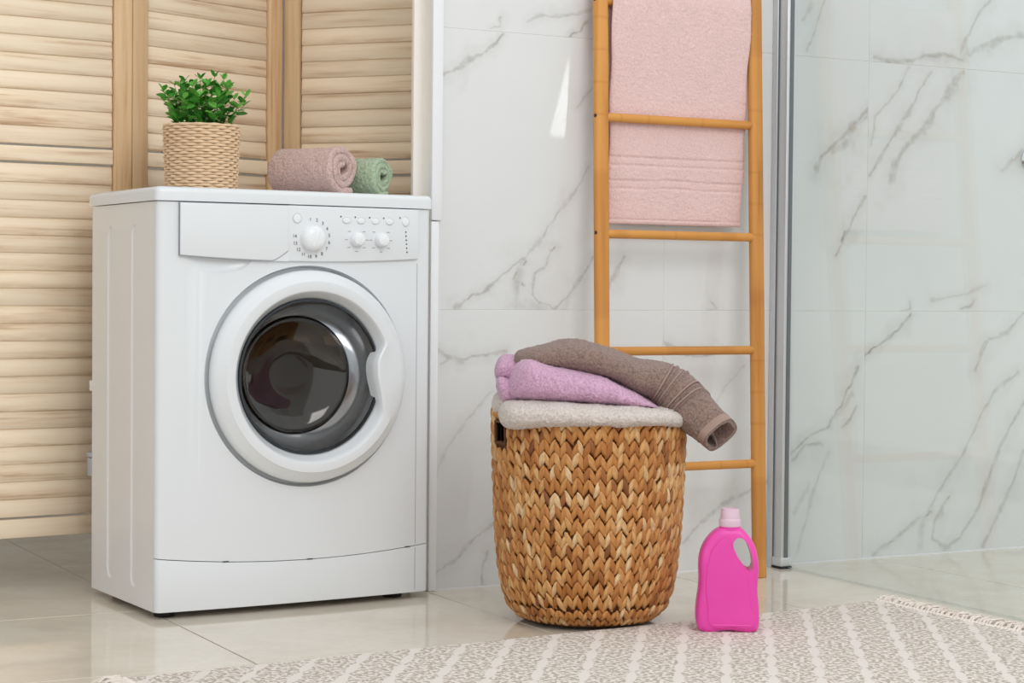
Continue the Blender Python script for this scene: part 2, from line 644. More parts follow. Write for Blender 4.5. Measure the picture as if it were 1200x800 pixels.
# front wall piece with a curtained window, behind the viewer on the right
wf = MB()
WX0, WX1, WZ0, WZ1, WY = 4.47, 5.35, 1.405, 2.25, -4.70
wf.box(3.3, WX0, WY - 0.12, WY, 0, 2.6)
wf.box(WX1, 6.2, WY - 0.12, WY, 0, 2.6)
wf.box(WX0, WX1, WY - 0.12, WY, 0, WZ0)
wf.box(WX0, WX1, WY - 0.12, WY, WZ1, 2.6)
struct('wall_front', wf, M_wallpaint)
m, t, b = new_mat('daylit_window_pane', (0.9, 0.9, 0.9), 0.1)
geo = t.node('ShaderNodeNewGeometry')
n = t.noise(geo.outputs['Position'], 1.2)
t.link(t.mix(n.outputs[0], (0.95, 0.97, 1.0), (1.0, 1.0, 1.0)), b.inputs['Emission Color'])
b.inputs['Emission Strength'].default_value = 5.0
win = struct('window_1', MB().box(WX0, WX1, WY - 0.07, WY - 0.06, WZ0, WZ1), m)
fr_ = MB()
fr_.box(WX0, WX1, WY - 0.08, WY - 0.03, WZ0, WZ0 + 0.012)
fr_.box(WX0, WX1, WY - 0.08, WY - 0.03, WZ1 - 0.04, WZ1)
link('window_frame', fr_, M_trim, win)
M_curtain = plain('white_curtain_cloth', srgb(226, 226, 224), 0.9)


def curtain(x_lo, x_hi):
    """pleated cloth; x_lo and x_hi give its side edges by height"""
    vs, fs = [], []
    nu, nv = 40, 24
    for lay in (0, 1):
        for j in range(nv + 1):
            z = 1.30 + 1.10 * j / nv
            for i in range(nu + 1):
                f = i / nu
                x = x_lo(z) + (x_hi(z) - x_lo(z)) * f
                vs.append((x, WY + 0.035 + 0.012 * math.sin(f * 40) + 0.003 * lay, z))
    N = (nu + 1) * (nv + 1)
    for lay in (0, 1):
        for j in range(nv):
            for i in range(nu):
                a = lay * N + j * (nu + 1) + i
                fs.append((a, a + 1, a + nu + 2, a + nu + 1))
    return MB().add(vs, fs).mesh('curtain', 60)


link('curtain', curtain(lambda z: 4.30, lambda z: 4.672 + max(0.0, (z - 1.405)) * 0.27), M_curtain, win)
link('curtain', curtain(lambda z: 4.786, lambda z: 5.5), M_curtain, win)

# floor: tiles over a grout bed
floor = struct('floor', MB().box(-3.2, 5.2, -5.6, 2.0, -0.06, -0.0012), M_floorgrout)
FX = [1.168 + 0.604 * k for k in range(-4, 6)]
FY = [-2.985, -2.385, -1.785, -1.185, -0.585, 0.015, 0.668, 1.27, 1.87]
for i in range(len(FX) - 1):
    for j in range(len(FY) - 1):
        w, d = FX[i + 1] - FX[i] - 0.0030, FY[j + 1] - FY[j] - 0.0030
        link('tile', MB().bbox(-w / 2, w / 2, -d / 2, d / 2, -0.010, 0.0, 0.0006, 1).mesh('tile', 30), M_floor, floor,
             ((FX[i] + FX[i + 1]) / 2, (FY[j] + FY[j + 1]) / 2, 0))

# ------------------------------------------------------------------ washing machine
M_white = plain('white_enamel', srgb(225, 229, 232), 0.22, 0, 0.5, 0.005)
M_whiteside = plain('white_painted_steel', srgb(232, 231, 230), 0.3, 0, 0.5, 0.005)
M_whiteplastic = plain('white_gloss_plastic', srgb(234, 237, 240), 0.16, 0, 0.5, 0.005)
M_ink = plain('dark_grey_print', srgb(58, 60, 66), 0.6)
M_softink = plain('pale_grey_print', srgb(150, 153, 160), 0.6)
M_rubber = plain('grey_rubber', srgb(70, 70, 72), 0.7)
M_black = plain('black_rubber', srgb(22, 22, 23), 0.6)
M_steel = plain('drum_steel', srgb(178, 172, 165), 0.22, 1.0)
M_bezel = plain('dark_glass_edge', srgb(70, 76, 82), 0.08, 0.6)
M_hose = plain('pale_blue_grey_plastic', srgb(168, 174, 182), 0.4)
m = bpy.data.materials.new('door_glass')
m.use_nodes = True
t = NT(m)
t.n.clear()
out = t.node('ShaderNodeOutputMaterial')
tr_ = t.node('ShaderNodeBsdfTransparent')
gl = t.node('ShaderNodeBsdfGlossy')
gl.inputs['Roughness'].default_value = 0.01
mx_ = t.node('ShaderNodeMixShader')
fr = t.node('ShaderNodeFresnel')
geo = t.node('ShaderNodeNewGeometry')
t.link(t.maprange(geo.outputs['Backfacing'], 0, 1, 1.6, 1 / 1.6), fr.inputs['IOR'])
n = t.noise(geo.outputs['Position'], 3.0)
t.link(t.mix(n.outputs[0], (0.70, 0.67, 0.63), (0.76, 0.73, 0.69)), tr_.inputs['Color'])
t.link(fr.outputs[0], mx_.inputs[0])
t.link(tr_.outputs[0], mx_.inputs[1])
t.link(gl.outputs[0], mx_.inputs[2])
t.link(mx_.outputs[0], out.inputs['Surface'])
M_glass = m
m, t, b = new_mat('thick_bowl_glass', srgb(150, 158, 166), 0.12, 0.9, 0.5)
g = t.node('ShaderNodeTexCoord')
n = t.noise(g.outputs['Object'], 14.0, 2)
t.link(t.mix(n.outputs[0], srgb(196, 200, 204), srgb(224, 226, 228)), b.inputs['Base Color'])
b.inputs['Alpha'].default_value = 0.9
M_bowlwall = m

WW, DD, HB = 0.6, 0.370, 0.810
wm = thing('washing_machine', 'white front-loading washing machine standing in the doorway', 'washing machine', (1.1434, -0.1119, 0), 0.05555)


def front_v(u, bow=0.010, R=0.013):
    v = 0.0
    if u < R:
        v = R - math.sqrt(max(0, R * R - (R - u) ** 2))
    elif u > WW - R:
        v = R - math.sqrt(max(0, R * R - (u - WW + R) ** 2))
    return v - bow * (1 - ((u - WW / 2) / (WW / 2)) ** 2)


def seam(u):
    return 0.1005 + 0.0170 * ((u - 0.32) / 0.30) ** 2


def us_between(u0, u1, n=36):
    R = 0.013
    xs = set([u0, u1])
    for k in range(n + 1):
        xs.add(u0 + (u1 - u0) * k / n)
    for k in range(9):
        a = PI / 2 * k / 8
        for x in (R * (1 - math.cos(a)), WW - R * (1 - math.cos(a))):
            if u0 < x < u1:
                xs.add(x)
    return sorted(xs)


def front_slab(u0, u1, zlo, zhi, proud, back, rows=1, bevel=0.0):
    """a slab that follows the bowed front; zlo / zhi are functions of u"""
    us = us_between(u0, u1)
    bm = bmesh.new()
    n = len(us)
    ring = []
    for (zf, vf) in ((zlo, 'f'), (zhi, 'f'), (zhi, 'b'), (zlo, 'b')):
        ring.append([bm.verts.new((u, front_v(u) - proud if vf == 'f' else back, zf(u))) for u in us])
    for a in range(4):
        r0, r1 = ring[a], ring[(a + 1) % 4]
        for i in range(n - 1):
            bm.faces.new((r0[i], r0[i + 1], r1[i + 1], r1[i]))
    bm.faces.new([ring[a][0] for a in range(4)])
    bm.faces.new([ring[a][-1] for a in (3, 2, 1, 0)])
    bmesh.ops.recalc_face_normals(bm, faces=bm.faces)
    if bevel:
        es = []
        for e in bm.edges:
            vs = e.verts
            fr = all(v in ring[0] or v in ring[1] for v in vs)
            if fr and (all(v in ring[0] for v in vs) or all(v in ring[1] for v in vs) or (vs[0].co.x == vs[1].co.x and vs[0].co.x in (us[0], us[-1]))):
                es.append(e)
        bmesh.ops.bevel(bm, geom=es, offset=bevel, segments=3, profile=0.5, affect='EDGES')
    me = bpy.data.meshes.new('slab')
    bm.to_mesh(me)
    bm.free()
    me.shade_smooth()
    me.set_sharp_from_angle(angle=math.radians(28))
    return me


# cabinet: hollow box with pressed grooves in the sides
def capsule_cut(x, y, z0, z1, r, dx):
    bm = bmesh.new()
    prof = []
    for k in range(13):
        a = PI * k / 12
        prof.append((r * math.cos(a), z1 - r + r * math.sin(a)))
    for k in range(13):
        a = PI + PI * k / 12
        prof.append((r * math.cos(a), z0 + r + r * math.sin(a)))
    cz = (z0 + z1) / 2
    lo = [bm.verts.new((x - dx, y + py * 1.08, cz + (pz - cz) + (0.08 * r if pz > cz else -0.08 * r))) for py, pz in prof]
    hi = [bm.verts.new((x + dx, y + py * 0.72, cz + (pz - cz) - (0.28 * r if pz > cz else -0.28 * r))) for py, pz in prof]
    k = len(prof)
    for i in range(k):
        bm.faces.new((lo[i], lo[(i + 1) % k], hi[(i + 1) % k], hi[i]))
    bm.faces.new(lo)
    bm.faces.new(list(reversed(hi)))
    bmesh.ops.recalc_face_normals(bm, faces=bm.faces)
    me = bpy.data.meshes.new('cut')
    bm.to_mesh(me)
    bm.free()
    return me


outer = MB().box(0, WW, 0.0145, DD, 0.014, HB - 0.0015).mesh('cabinet', 0)
inner = MB().box(0.02, WW - 0.02, -0.1, DD - 0.02, 0.03, HB - 0.02).mesh('cut', 0)
cuts = [inner]
for y in (0.260, 0.122):
    cuts.append(capsule_cut(0.0, y, 0.047, 0.768, 0.0205, 0.0032))
cab = boolean(outer, cuts)
link('cabinet', cab, M_whiteside, wm)

# front panel with the round opening and the dish around the door
DU, DZ = 0.3165, 0.4675
fp = front_slab(0.0, WW, seam, lambda u: HB - 0.0015, 0.0, 0.0142)
hole = MB().lathe([(0.0001, -0.2), (0.186, -0.2), (0.186, 0.2), (0.0001, 0.2)], 96, 'y', (DU, 0, DZ)).mesh('cut', 0)
dish = MB().lathe([(0.0001, -0.2), (0.2215, -0.2), (0.2215, -0.008), (0.217, 0.0075), (0.0001, 0.0075)], 96, 'y', (DU, 0, DZ)).mesh('cut', 0)
pocket_bm = bmesh.new()
bmesh.ops.create_uvsphere(pocket_bm, u_segments=32, v_segments=16, radius=1.0)
for v in pocket_bm.verts:
    v.co = (0.118 + v.co.x * 0.075, -0.010 + v.co.y * 0.012, 0.700 + v.co.z * 0.030)
pocket = bpy.data.meshes.new('cut')
pocket_bm.to_mesh(pocket)
pocket_bm.free()
fpm = boolean(fp, [hole, dish, pocket])
link('front_panel', fpm, M_white, wm)
link('kick_plate', front_slab(0.0, WW, lambda u: 0.014, lambda u: seam(u) - 0.0016, 0.0005, 0.0142, bevel=0.0015), M_white, wm)
for zc in (0.060,):
    link('seam_line', MB().box(0.5655, 0.5663, front_v(0.566) - 0.0011, front_v(0.566) + 0.01, 0.02, seam(0.566) - 0.004), M_softink, wm)
link('seam_line', MB().box(0.5660, 0.5667, front_v(0.5665) - 0.0006, front_v(0.5665) + 0.01, seam(0.566) + 0.003, 0.697), M_softink, wm)
for u in (0.142, 0.322, 0.548):
    link('latch_slot', MB().bbox(u - 0.006, u + 0.006, front_v(u) - 0.0012, front_v(u) + 0.006, seam(u) - 0.0014, seam(u) + 0.0008, 0.0004, 1), M_ink, wm)

# lid
us = us_between(-0.0, WW)
outline = [(u * (WW + 0.008) / WW - 0.004, front_v(u) - 0.004) for u in us] + [(WW + 0.004, DD + 0.008), (-0.004, DD + 0.008)]
bm = bmesh.new()
lo = [bm.verts.new((x, y, HB)) for x, y in outline]
hi = [bm.verts.new((x, y, 0.8375)) for x, y in outline]
k = len(outline)
for i in range(k):
    bm.faces.new((lo[i], lo[(i + 1) % k], hi[(i + 1) % k], hi[i]))
bm.faces.new(list(reversed(lo)))
top = bm.faces.new(hi)
bmesh.ops.recalc_face_normals(bm, faces=bm.faces)
bmesh.ops.bevel(bm, geom=list(top.edges), offset=0.011, segments=5, profile=0.5, affect='EDGES')
me = bpy.data.meshes.new('lid')
bm.to_mesh(me)
bm.free()
me.shade_smooth()
me.set_sharp_from_angle(angle=math.radians(40))
link('lid', me, M_white, wm)

# control fascia and detergent drawer


def zb(u):
    return 0.7055 - 0.009 * (1 - ((u - 0.305) / 0.262) ** 2)


PR = 0.007
link('detergent_drawer', front_slab(0.043, 0.2668, lambda u: max(zb(u), zb(u) + 0.020 * max(0, (u - 0.232) / 0.0348) ** 1.4), lambda u: HB - 0.0025, PR + 0.0015, 0.004, bevel=0.003), M_white, wm)
fascia = link('control_panel', front_slab(0.2676, 0.5645, lambda u: zb(u), lambda u: HB - 0.0025, PR, 0.004, bevel=0.003), M_white, wm)
sh = MB()
link('drawer_corner', front_slab(0.225, 0.2676, lambda u: zb(u), lambda u: HB - 0.0025, PR, 0.004, bevel=0.0), M_white, wm)
link('drawer_gap', front_slab(0.0425, 0.2674, lambda u: zb(u) - 0.0006 + 0.020 * max(0, (u - 0.2326) / 0.0348) ** 1.4, lambda u: HB - 0.0022, PR + 0.0004, 0.004), M_softink, wm)


def fv(u):
    return front_v(u) - PR


def knob(name, u, z, r, h):
    prof = [(r * 1.0, 0.002), (r, -h * 0.35), (r * 0.94, -h * 0.7), (r * 0.78, -h * 0.92), (r * 0.45, -h * 1.0), (0.0005, -h * 1.02)]
    k = MB().lathe(prof, 40, 'y')
    o = link(name, k, M_whiteplastic, wm, (u, fv(u), z))
    g = MB().bbox(-r * 0.10, r * 0.10, -h * 1.05, -h * 0.5, -r * 0.72, r * 0.72, r * 0.08)
    link('knob_grip', g, M_whiteplastic, o, (0, 0, 0), (0, math.radians(20), 0))
    return o


def button(u, z, ru, rz):
    prof = [(1.0, 0.002), (1.0, -0.0012), (0.9, -0.0024), (0.5, -0.003), (0.001, -0.0031)]
    bmo = MB().lathe(prof, 28, 'y')
    bmo.v = [(x * ru, y, z_ * rz) for x, y, z_ in bmo.v]
    rim = MB().lathe([(1.16, 0.001), (1.16, -0.0002), (1.0, -0.0002)], 28, 'y')
    rim.v = [(x * ru, y, z_ * rz) for x, y, z_ in rim.v]
    o = link('button', bmo, M_whiteplastic, wm, (u, fv(u), z))
    link('button_rim', rim, M_softrim, o)
    return o


M_softrim = plain('grey_recess', srgb(196, 199, 204), 0.4)
knob('program_dial', 0.3195, 0.7435, 0.0255, 0.022)
knob('selector_knob', 0.4195, 0.7435, 0.0145, 0.017)
knob('selector_knob', 0.4760, 0.7430, 0.0145, 0.017)
button(0.2865, 0.7822, 0.0088, 0.0090)
for u in (0.396, 0.4288, 0.4620, 0.4950):
    button(u, 0.7810, 0.0088, 0.0062)
button(0.5335, 0.7815, 0.0082, 0.0090)


def printed(txt, u, z, size, mat):
    cu = bpy.data.curves.new('print', 'FONT')
    cu.body = txt
    cu.size = size
    cu.align_x = 'CENTER'
    cu.align_y = 'CENTER'
    cu.extrude = 0.0001
    o = bpy.data.objects.new('print', cu)
    COL.objects.link(o)
    dg = bpy.context.evaluated_depsgraph_get()
    dg.update()
    me = bpy.data.meshes.new_from_object(o.evaluated_get(dg))
    bpy.data.objects.remove(o)
    slope = (front_v(u + 0.003) - front_v(u - 0.003)) / 0.006
    return link('printed_number', me, mat, wm, (u, fv(u) - 0.0006, z), (PI / 2, 0, math.atan(slope)))


for k in range(14):
    a = math.radians(96 - (k if k < 10 else k) * 21.6)
    printed(str(k + 1), 0.3195 + 0.0385 * math.cos(a), 0.7435 + 0.0375 * math.sin(a), 0.0095, M_ink)
dash = MB().box(-0.0032, 0.0032, -0.0002, 0.002, -0.0007, 0.0007).mesh('printed_mark', 0)
for cu_, n_ in ((0.4195, 0), (0.4760, 1)):
    for ad in (45, 90 - 45 + 90, 0, 180, -42, -90, -138):
        if ad == 90:
            continue
        a = math.radians(ad)
        u = cu_ + 0.0235 * math.cos(a)
        link('printed_mark', dash, M_softink, wm, (u, fv(u) - 0.0003, 0.7425 + 0.0235 * math.sin(a)))
dot = MB().lathe([(0.0017, 0.002), (0.0017, -0.0004), (0.0002, -0.0005)], 12, 'y').mesh('indicator_light', 30)
for k in range(6):
    u = 0.5345 + 0.0006 * k
    link('indicator_light', dot, M_ink, wm, (u, fv(u), 0.7607 - 0.00825 * k))
for u, z in ((0.3835, 0.7885), (0.4160, 0.7880), (0.4490, 0.7880), (0.4820, 0.7878), (0.5205, 0.7895)):
    link('indicator_light', dot, M_ink, wm, (u, fv(u), z))

# door: ring with finger grip, glass bowl, drum behind
RIN = [(-180, 0.170), (-33, 0.170), (-28, 0.1695), (-22, 0.162), (-14, 0.150), (-5, 0.140), (4, 0.1365), (12, 0.140), (17, 0.150), (22, 0.166), (25, 0.1698), (28, 0.170), (180, 0.170)]
seg = 240
rows = []
vs = []
for s in range(seg):
    th = -180 + 360.0 * s / seg
    ri = lerp_keys(RIN, th) if -33 < th < 28 else 0.170
    g = (0.170 - ri) / 0.034
    RO = 0.2115
    prof = [(0.200, 0.006), (RO, 0.000), (RO + 0.001, -0.012), (RO - 0.001, -0.020), (RO - 0.006, -0.027), (RO - 0.018, -0.0335),
            (ri + 0.020, -0.0375), (ri + 0.006, -0.0385 - 0.004 * g), (ri + 0.001, -0.037 - 0.004 * g), (ri - 0.003, -0.032), (ri - 0.004, -0.026 + 0.002 * g),
            (min(0.1560, ri - 0.0045), -0.012), (min(0.1545, ri - 0.005), 0.000)]
    a = math.radians(th)
    for r, v in prof:
        vs.append((r * math.cos(a), v, r * math.sin(a)))
npf = len(prof)
fs = []
for s in range(seg):
    s2 = (s + 1) % seg
    for i in range(npf - 1):
        fs.append((s * npf + i, s * npf + i + 1, s2 * npf + i + 1, s2 * npf + i))
dm = MB().add(vs, fs).mesh('door', 30)
DV = front_v(DU) + 0.004
door = link('door', dm, M_white, wm, (DU, DV, DZ))
link('glass_bezel', MB().lathe([(0.1565, -0.010), (0.1545, -0.0165), (0.1505, -0.0165), (0.1495, -0.004), (0.1495, 0.010), (0.158, 0.010)], 96, 'y'), M_bezel, door)
wall_prof = [(0.1500, -0.010), (0.1475, 0.004), (0.140, 0.026), (0.130, 0.045), (0.121, 0.056)]
bot_prof = [(0.121, 0.056), (0.116, 0.064), (0.104, 0.071), (0.07, 0.0785), (0.04, 0.080), (0.0003, 0.0803)]
link('glass_bowl_wall', MB().lathe(wall_prof + [(r + 0.004, h) for r, h in reversed(wall_prof)], 96, 'y', closed=True), M_bowlwall, door)
link('glass_bowl', MB().lathe(bot_prof + [(max(0.0003, r - 0.001), h + 0.004) for r, h in reversed(bot_prof)], 96, 'y'), M_glass, door)
link('gasket', MB().lathe([(0.186, 0.005), (0.176, 0.020), (0.168, 0.040), (0.170, 0.070), (0.182, 0.085), (0.196, 0.085)], 96, 'y', (DU, 0.0, DZ)), M_rubber, wm)
drum_mb = MB().lathe([(0.168, 0.070), (0.175, 0.086), (0.235, 0.096), (0.240, 0.110), (0.240, 0.300), (0.232, 0.312), (0.10, 0.322), (0.06, 0.312), (0.0004, 0.312)], 96, 'y', (DU, 0.0, DZ))
link('drum', drum_mb, M_steel, wm)
hole_mb = MB()
for ring in range(6):
    for k in range(60):
        a = 2 * PI * (k + 0.5 * (ring % 2)) / 60
        y = 0.12 + ring * 0.03
        c = Vector((DU + 0.2393 * math.cos(a), y, DZ + 0.2393 * math.sin(a)))
        tx = Vector((-math.sin(a), 0, math.cos(a))) * 0.004
        ty = Vector((0, 0.004, 0))
        hole_mb.add([c + tx, c + ty, c - tx, c - ty], [(0, 1, 2, 3)])
link('drum_hole', hole_mb.mesh('drum_hole', 0), M_black, wm)['kind'] = 'stuff'
for k in range(3):
    a = math.radians(20 + 120 * k)
    pd = MB()
    prof = [(-0.035, 0.238), (-0.022, 0.205), (-0.010, 0.185), (0.010, 0.185), (0.022, 0.205), (0.035, 0.238)]
    vs2 = []
    for y in (0.105, 0.125, 0.280, 0.302):
        e = 0.0 if y in (0.105, 0.302) else 1.0
        for s_, r in prof:
            rr = 0.238 - (0.238 - r) * (0.35 + 0.65 * e)
            vs2.append((DU + rr * math.cos(a) - s_ * math.sin(a), y, DZ + rr * math.sin(a) + s_ * math.cos(a)))
    f2 = [(i * 6 + j, i * 6 + j + 1, (i + 1) * 6 + j + 1, (i + 1) * 6 + j) for i in range(3) for j in range(5)]
    pd.add(vs2, f2)
    link('drum_paddle', pd.mesh('drum_paddle', 30), M_steel, wm)
# feet, hose and hose clips at the back
for x, y in ((0.035, 0.045), (WW - 0.06, 0.05), (0.05, DD - 0.05), (WW - 0.05, DD - 0.05)):
    link('foot', MB().lathe([(0.0003, 0.0), (0.019, 0.0), (0.021, 0.004), (0.021, 0.012), (0.012, 0.020), (0.0003, 0.020)], 24, 'z', (x, y, 0)), M_black, wm)
link('drain_hose', MB().tube([(0.012, DD + 0.010, 0.27 + 0.013 * k) for k in range(14)], 0.007, 12), M_rubber, wm)
link('hose_clip', MB().bbox(0.000, 0.024, DD - 0.002, DD + 0.020, 0.425, 0.447, 0.002), M_whiteplastic, wm)
link('hose_clip', MB().bbox(-0.002, 0.026, DD - 0.002, DD + 0.026, 0.246, 0.285, 0.003), M_hose, wm)
link('hose_clip', MB().bbox(-0.004, 0.028, DD - 0.002, DD + 0.024, 0.287, 0.296, 0.002), M_hose, wm)

# ------------------------------------------------------------------ folding louvre screen behind the machine
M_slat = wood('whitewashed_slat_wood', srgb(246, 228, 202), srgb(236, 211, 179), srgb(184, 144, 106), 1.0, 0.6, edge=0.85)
M_stile = wood('whitewashed_frame_wood', srgb(220, 188, 148), srgb(202, 164, 120), srgb(158, 116, 78), 1.0, 0.6)
M_brass = plain('dull_steel_hinge', srgb(150, 145, 138), 0.4, 0.9)
PW = 0.436
SB, SR0, SM0, SM1, PITCH = 0.113, 0.156, 0.9045, 0.9365, 0.03788
TOPZ = 1.735
screen = thing('folding_screen', 'whitewashed wooden folding louvre screen standing behind the washing machine', 'folding screen', (1.2442, 0.3757, 0))
a1, a2, a3 = math.radians(5.95), math.radians(21.05), math.radians(-49.44)
P0 = Vector((0, 0, 0))
P1 = P0 + Vector((math.cos(a2), math.sin(a2), 0)) * PW
panels = [(P0 - Vector((math.cos(a1), math.sin(a1), 0)) * PW, a1), (P0, a2), (P1, a3)]
SW = 0.043
TH = 0.022
slat_len = PW - 2 * SW - 0.002
slat_mesh = MB().bbox(-slat_len / 2, slat_len / 2, -0.003, 0.003, -0.0196, 0.0196, 0.0011, 1).mesh('slat', 50)
stile_mesh = MB().bbox(-TOPZ / 2, TOPZ / 2, -TH / 2, TH / 2, -SW / 2 + 0.001, SW / 2 - 0.001, 0.003).mesh('stile', 50)


def rail_mesh(h):
    return MB().bbox(-slat_len / 2 - 0.001, slat_len / 2 + 0.001, -TH / 2 + 0.003, TH / 2 - 0.003, -h / 2, h / 2, 0.002).mesh('rail', 50)


rails = [(SB, SR0 - 0.004), (SM0 + 0.0005, SM1), (TOPZ - 0.045, TOPZ)]
rail_meshes = [rail_mesh(z1 - z0) for z0, z1 in rails]
for pi, (P, ang) in enumerate(panels):
    pn = bpy.data.objects.new('panel', None)
    COL.objects.link(pn)
    pn.parent = screen
    pn.empty_display_size = 0.05
    pn.location = P
    pn.rotation_euler = (0, 0, ang)
    yo = TH / 2
    for x in (SW / 2, PW - SW / 2):
        link('stile', stile_mesh, M_stile, pn, (x, yo, TOPZ / 2), (0, -PI / 2, 0))
    for rm, (z0, z1) in zip(rail_meshes, rails):
        link('rail', rm, M_slat, pn, (PW / 2, yo, (z0 + z1) / 2))
    for k in range(20):
        z = SM0 - 0.0055 - 0.03705 * (k + 0.5)
        if True:
            link('slat', slat_mesh, M_slat, pn, (PW / 2, yo, z), (math.radians(-4.5 + random.uniform(-0.8, 0.8)), 0, 0))
    for k in range(20):
        z = SM1 + 0.0055 + PITCH * (k + 0.5)
        if z + 0.02 < TOPZ - 0.045:
            link('slat', slat_mesh, M_slat, pn, (PW / 2, yo, z), (math.radians(-4.5 + random.uniform(-0.8, 0.8)), 0, 0))
hinge = MB().tube([(0, 0, -0.03), (0, 0, 0.03)], 0.004, 10).mesh('hinge', 40)
for P in (P0 + Vector((0.0, 0.026, 0)), P1 + Vector((0.004, 0.024, 0))):
    for z in (0.3, 0.9, 1.5):
        link('hinge', hinge, M_brass, screen, (P.x, P.y, z))

# ------------------------------------------------------------------ bamboo towel ladder
M_bamboo = wood('bamboo', srgb(214, 152, 78), srgb(200, 134, 62), srgb(166, 100, 42), 0.6, 0.4, rings=0.25)
M_screw = plain('dark_screw', srgb(52, 34, 20), 0.6)
LX0, LSP, LSH, LY0, LZT = 2.131, 0.411, 0.0300, -0.140, 1.75
ladder = thing('towel_ladder', 'bamboo towel ladder leaning against the marble wall', 'ladder', (LX0 + LSP / 2, LY0, 0))


def lpt(side, z):
    """point on a rail in ladder space"""
    return Vector(((-LSP / 2 if side < 0 else LSP / 2) + LSH * z, -LY0 / LZT * z * 0.985, z))


def rail(side):
    """rounded bamboo rail, local X along the rail"""
    p0, p1 = lpt(side, 0.0), lpt(side, LZT)
    d = p1 - p0
    L = d.length
    sec = []
    for k in range(20):
        a = 2 * PI * k / 20
        c, s = math.cos(a), math.sin(a)
        e = 0.72
        sec.append((0.0120 * math.copysign(abs(c) ** e, c), 0.0172 * math.copysign(abs(s) ** e, s)))
    st = [0.0]
    x = 0.0
    while x < L - 0.2:
        x += random.uniform(0.16, 0.3)
        st += [x - 0.004, x, x + 0.004]
    st.append(L)
    vs, fs = [], []
    for i, x in enumerate(st):
        node = 0.985 if (i % 3 == 2 and 0 < i < len(st) - 1) else 1.0
        if i == 0 or i == len(st) - 1:
            node = 0.96
        vs += [(x, sy * node, sz * node) for sy, sz in sec]
    n = len(sec)
    for i in range(len(st) - 1):
        for k in range(n):
            fs.append((i * n + k, i * n + (k + 1) % n, (i + 1) * n + (k + 1) % n, (i + 1) * n + k))
    fs.append(tuple(reversed(range(n))))
    fs.append(tuple((len(st) - 1) * n + k for k in range(n)))
    o = link('rail', MB().add(vs, fs).mesh('rail', 50), M_bamboo, ladder)
    X = d.normalized()
    Z = Vector((1, 0, 0)) - X * X.x
    Z.normalize()
    Y = Z.cross(X)
    o.matrix_local = Matrix.Translation(p0) @ Matrix((X, Y, Z)).transposed().to_4x4()
    return o


rail(-1)
rail(1)
RUNG = [0.2560 * k for k in range(1, 7)]
for z in RUNG:
    a, b2 = lpt(-1, z), lpt(1, z)
    L = (b2 - a).length
    o = link('rung', MB().tube([(-L / 2 + 0.010, 0, 0), (0, 0, 0), (L / 2 - 0.010, 0, 0)], 0.0098, 20).mesh('rung', 50), M_bamboo, ladder)
    o.location = (a + b2) / 2
    for side, p in ((-1, a),):
        link('screw', MB().tube([p + Vector((side * 0.014, -0.0035, 0.002)), p + Vector((side * 0.0176, -0.0035, 0.002))], 0.0042, 12), M_screw, ladder)

# ------------------------------------------------------------------ towels
M_pink = terry('pale_pink_terry', srgb(240, 207, 204), 0.84, 300, 0.6)
M_mauve = terry('dusty_mauve_terry', srgb(224, 192, 185), 0.64, 240, 1.0)
M_green = terry('sage_green_terry', srgb(190, 210, 178), 0.60, 240, 1.0)
M_beige = terry('oatmeal_terry', srgb(228, 217, 209), 0.72, 240, 1.0)
M_lilac = terry('lilac_terry', srgb(226, 180, 210), 0.68, 240, 1.0)
M_brown = terry('taupe_brown_terry', srgb(158, 133, 123), 0.58, 240, 1.0)


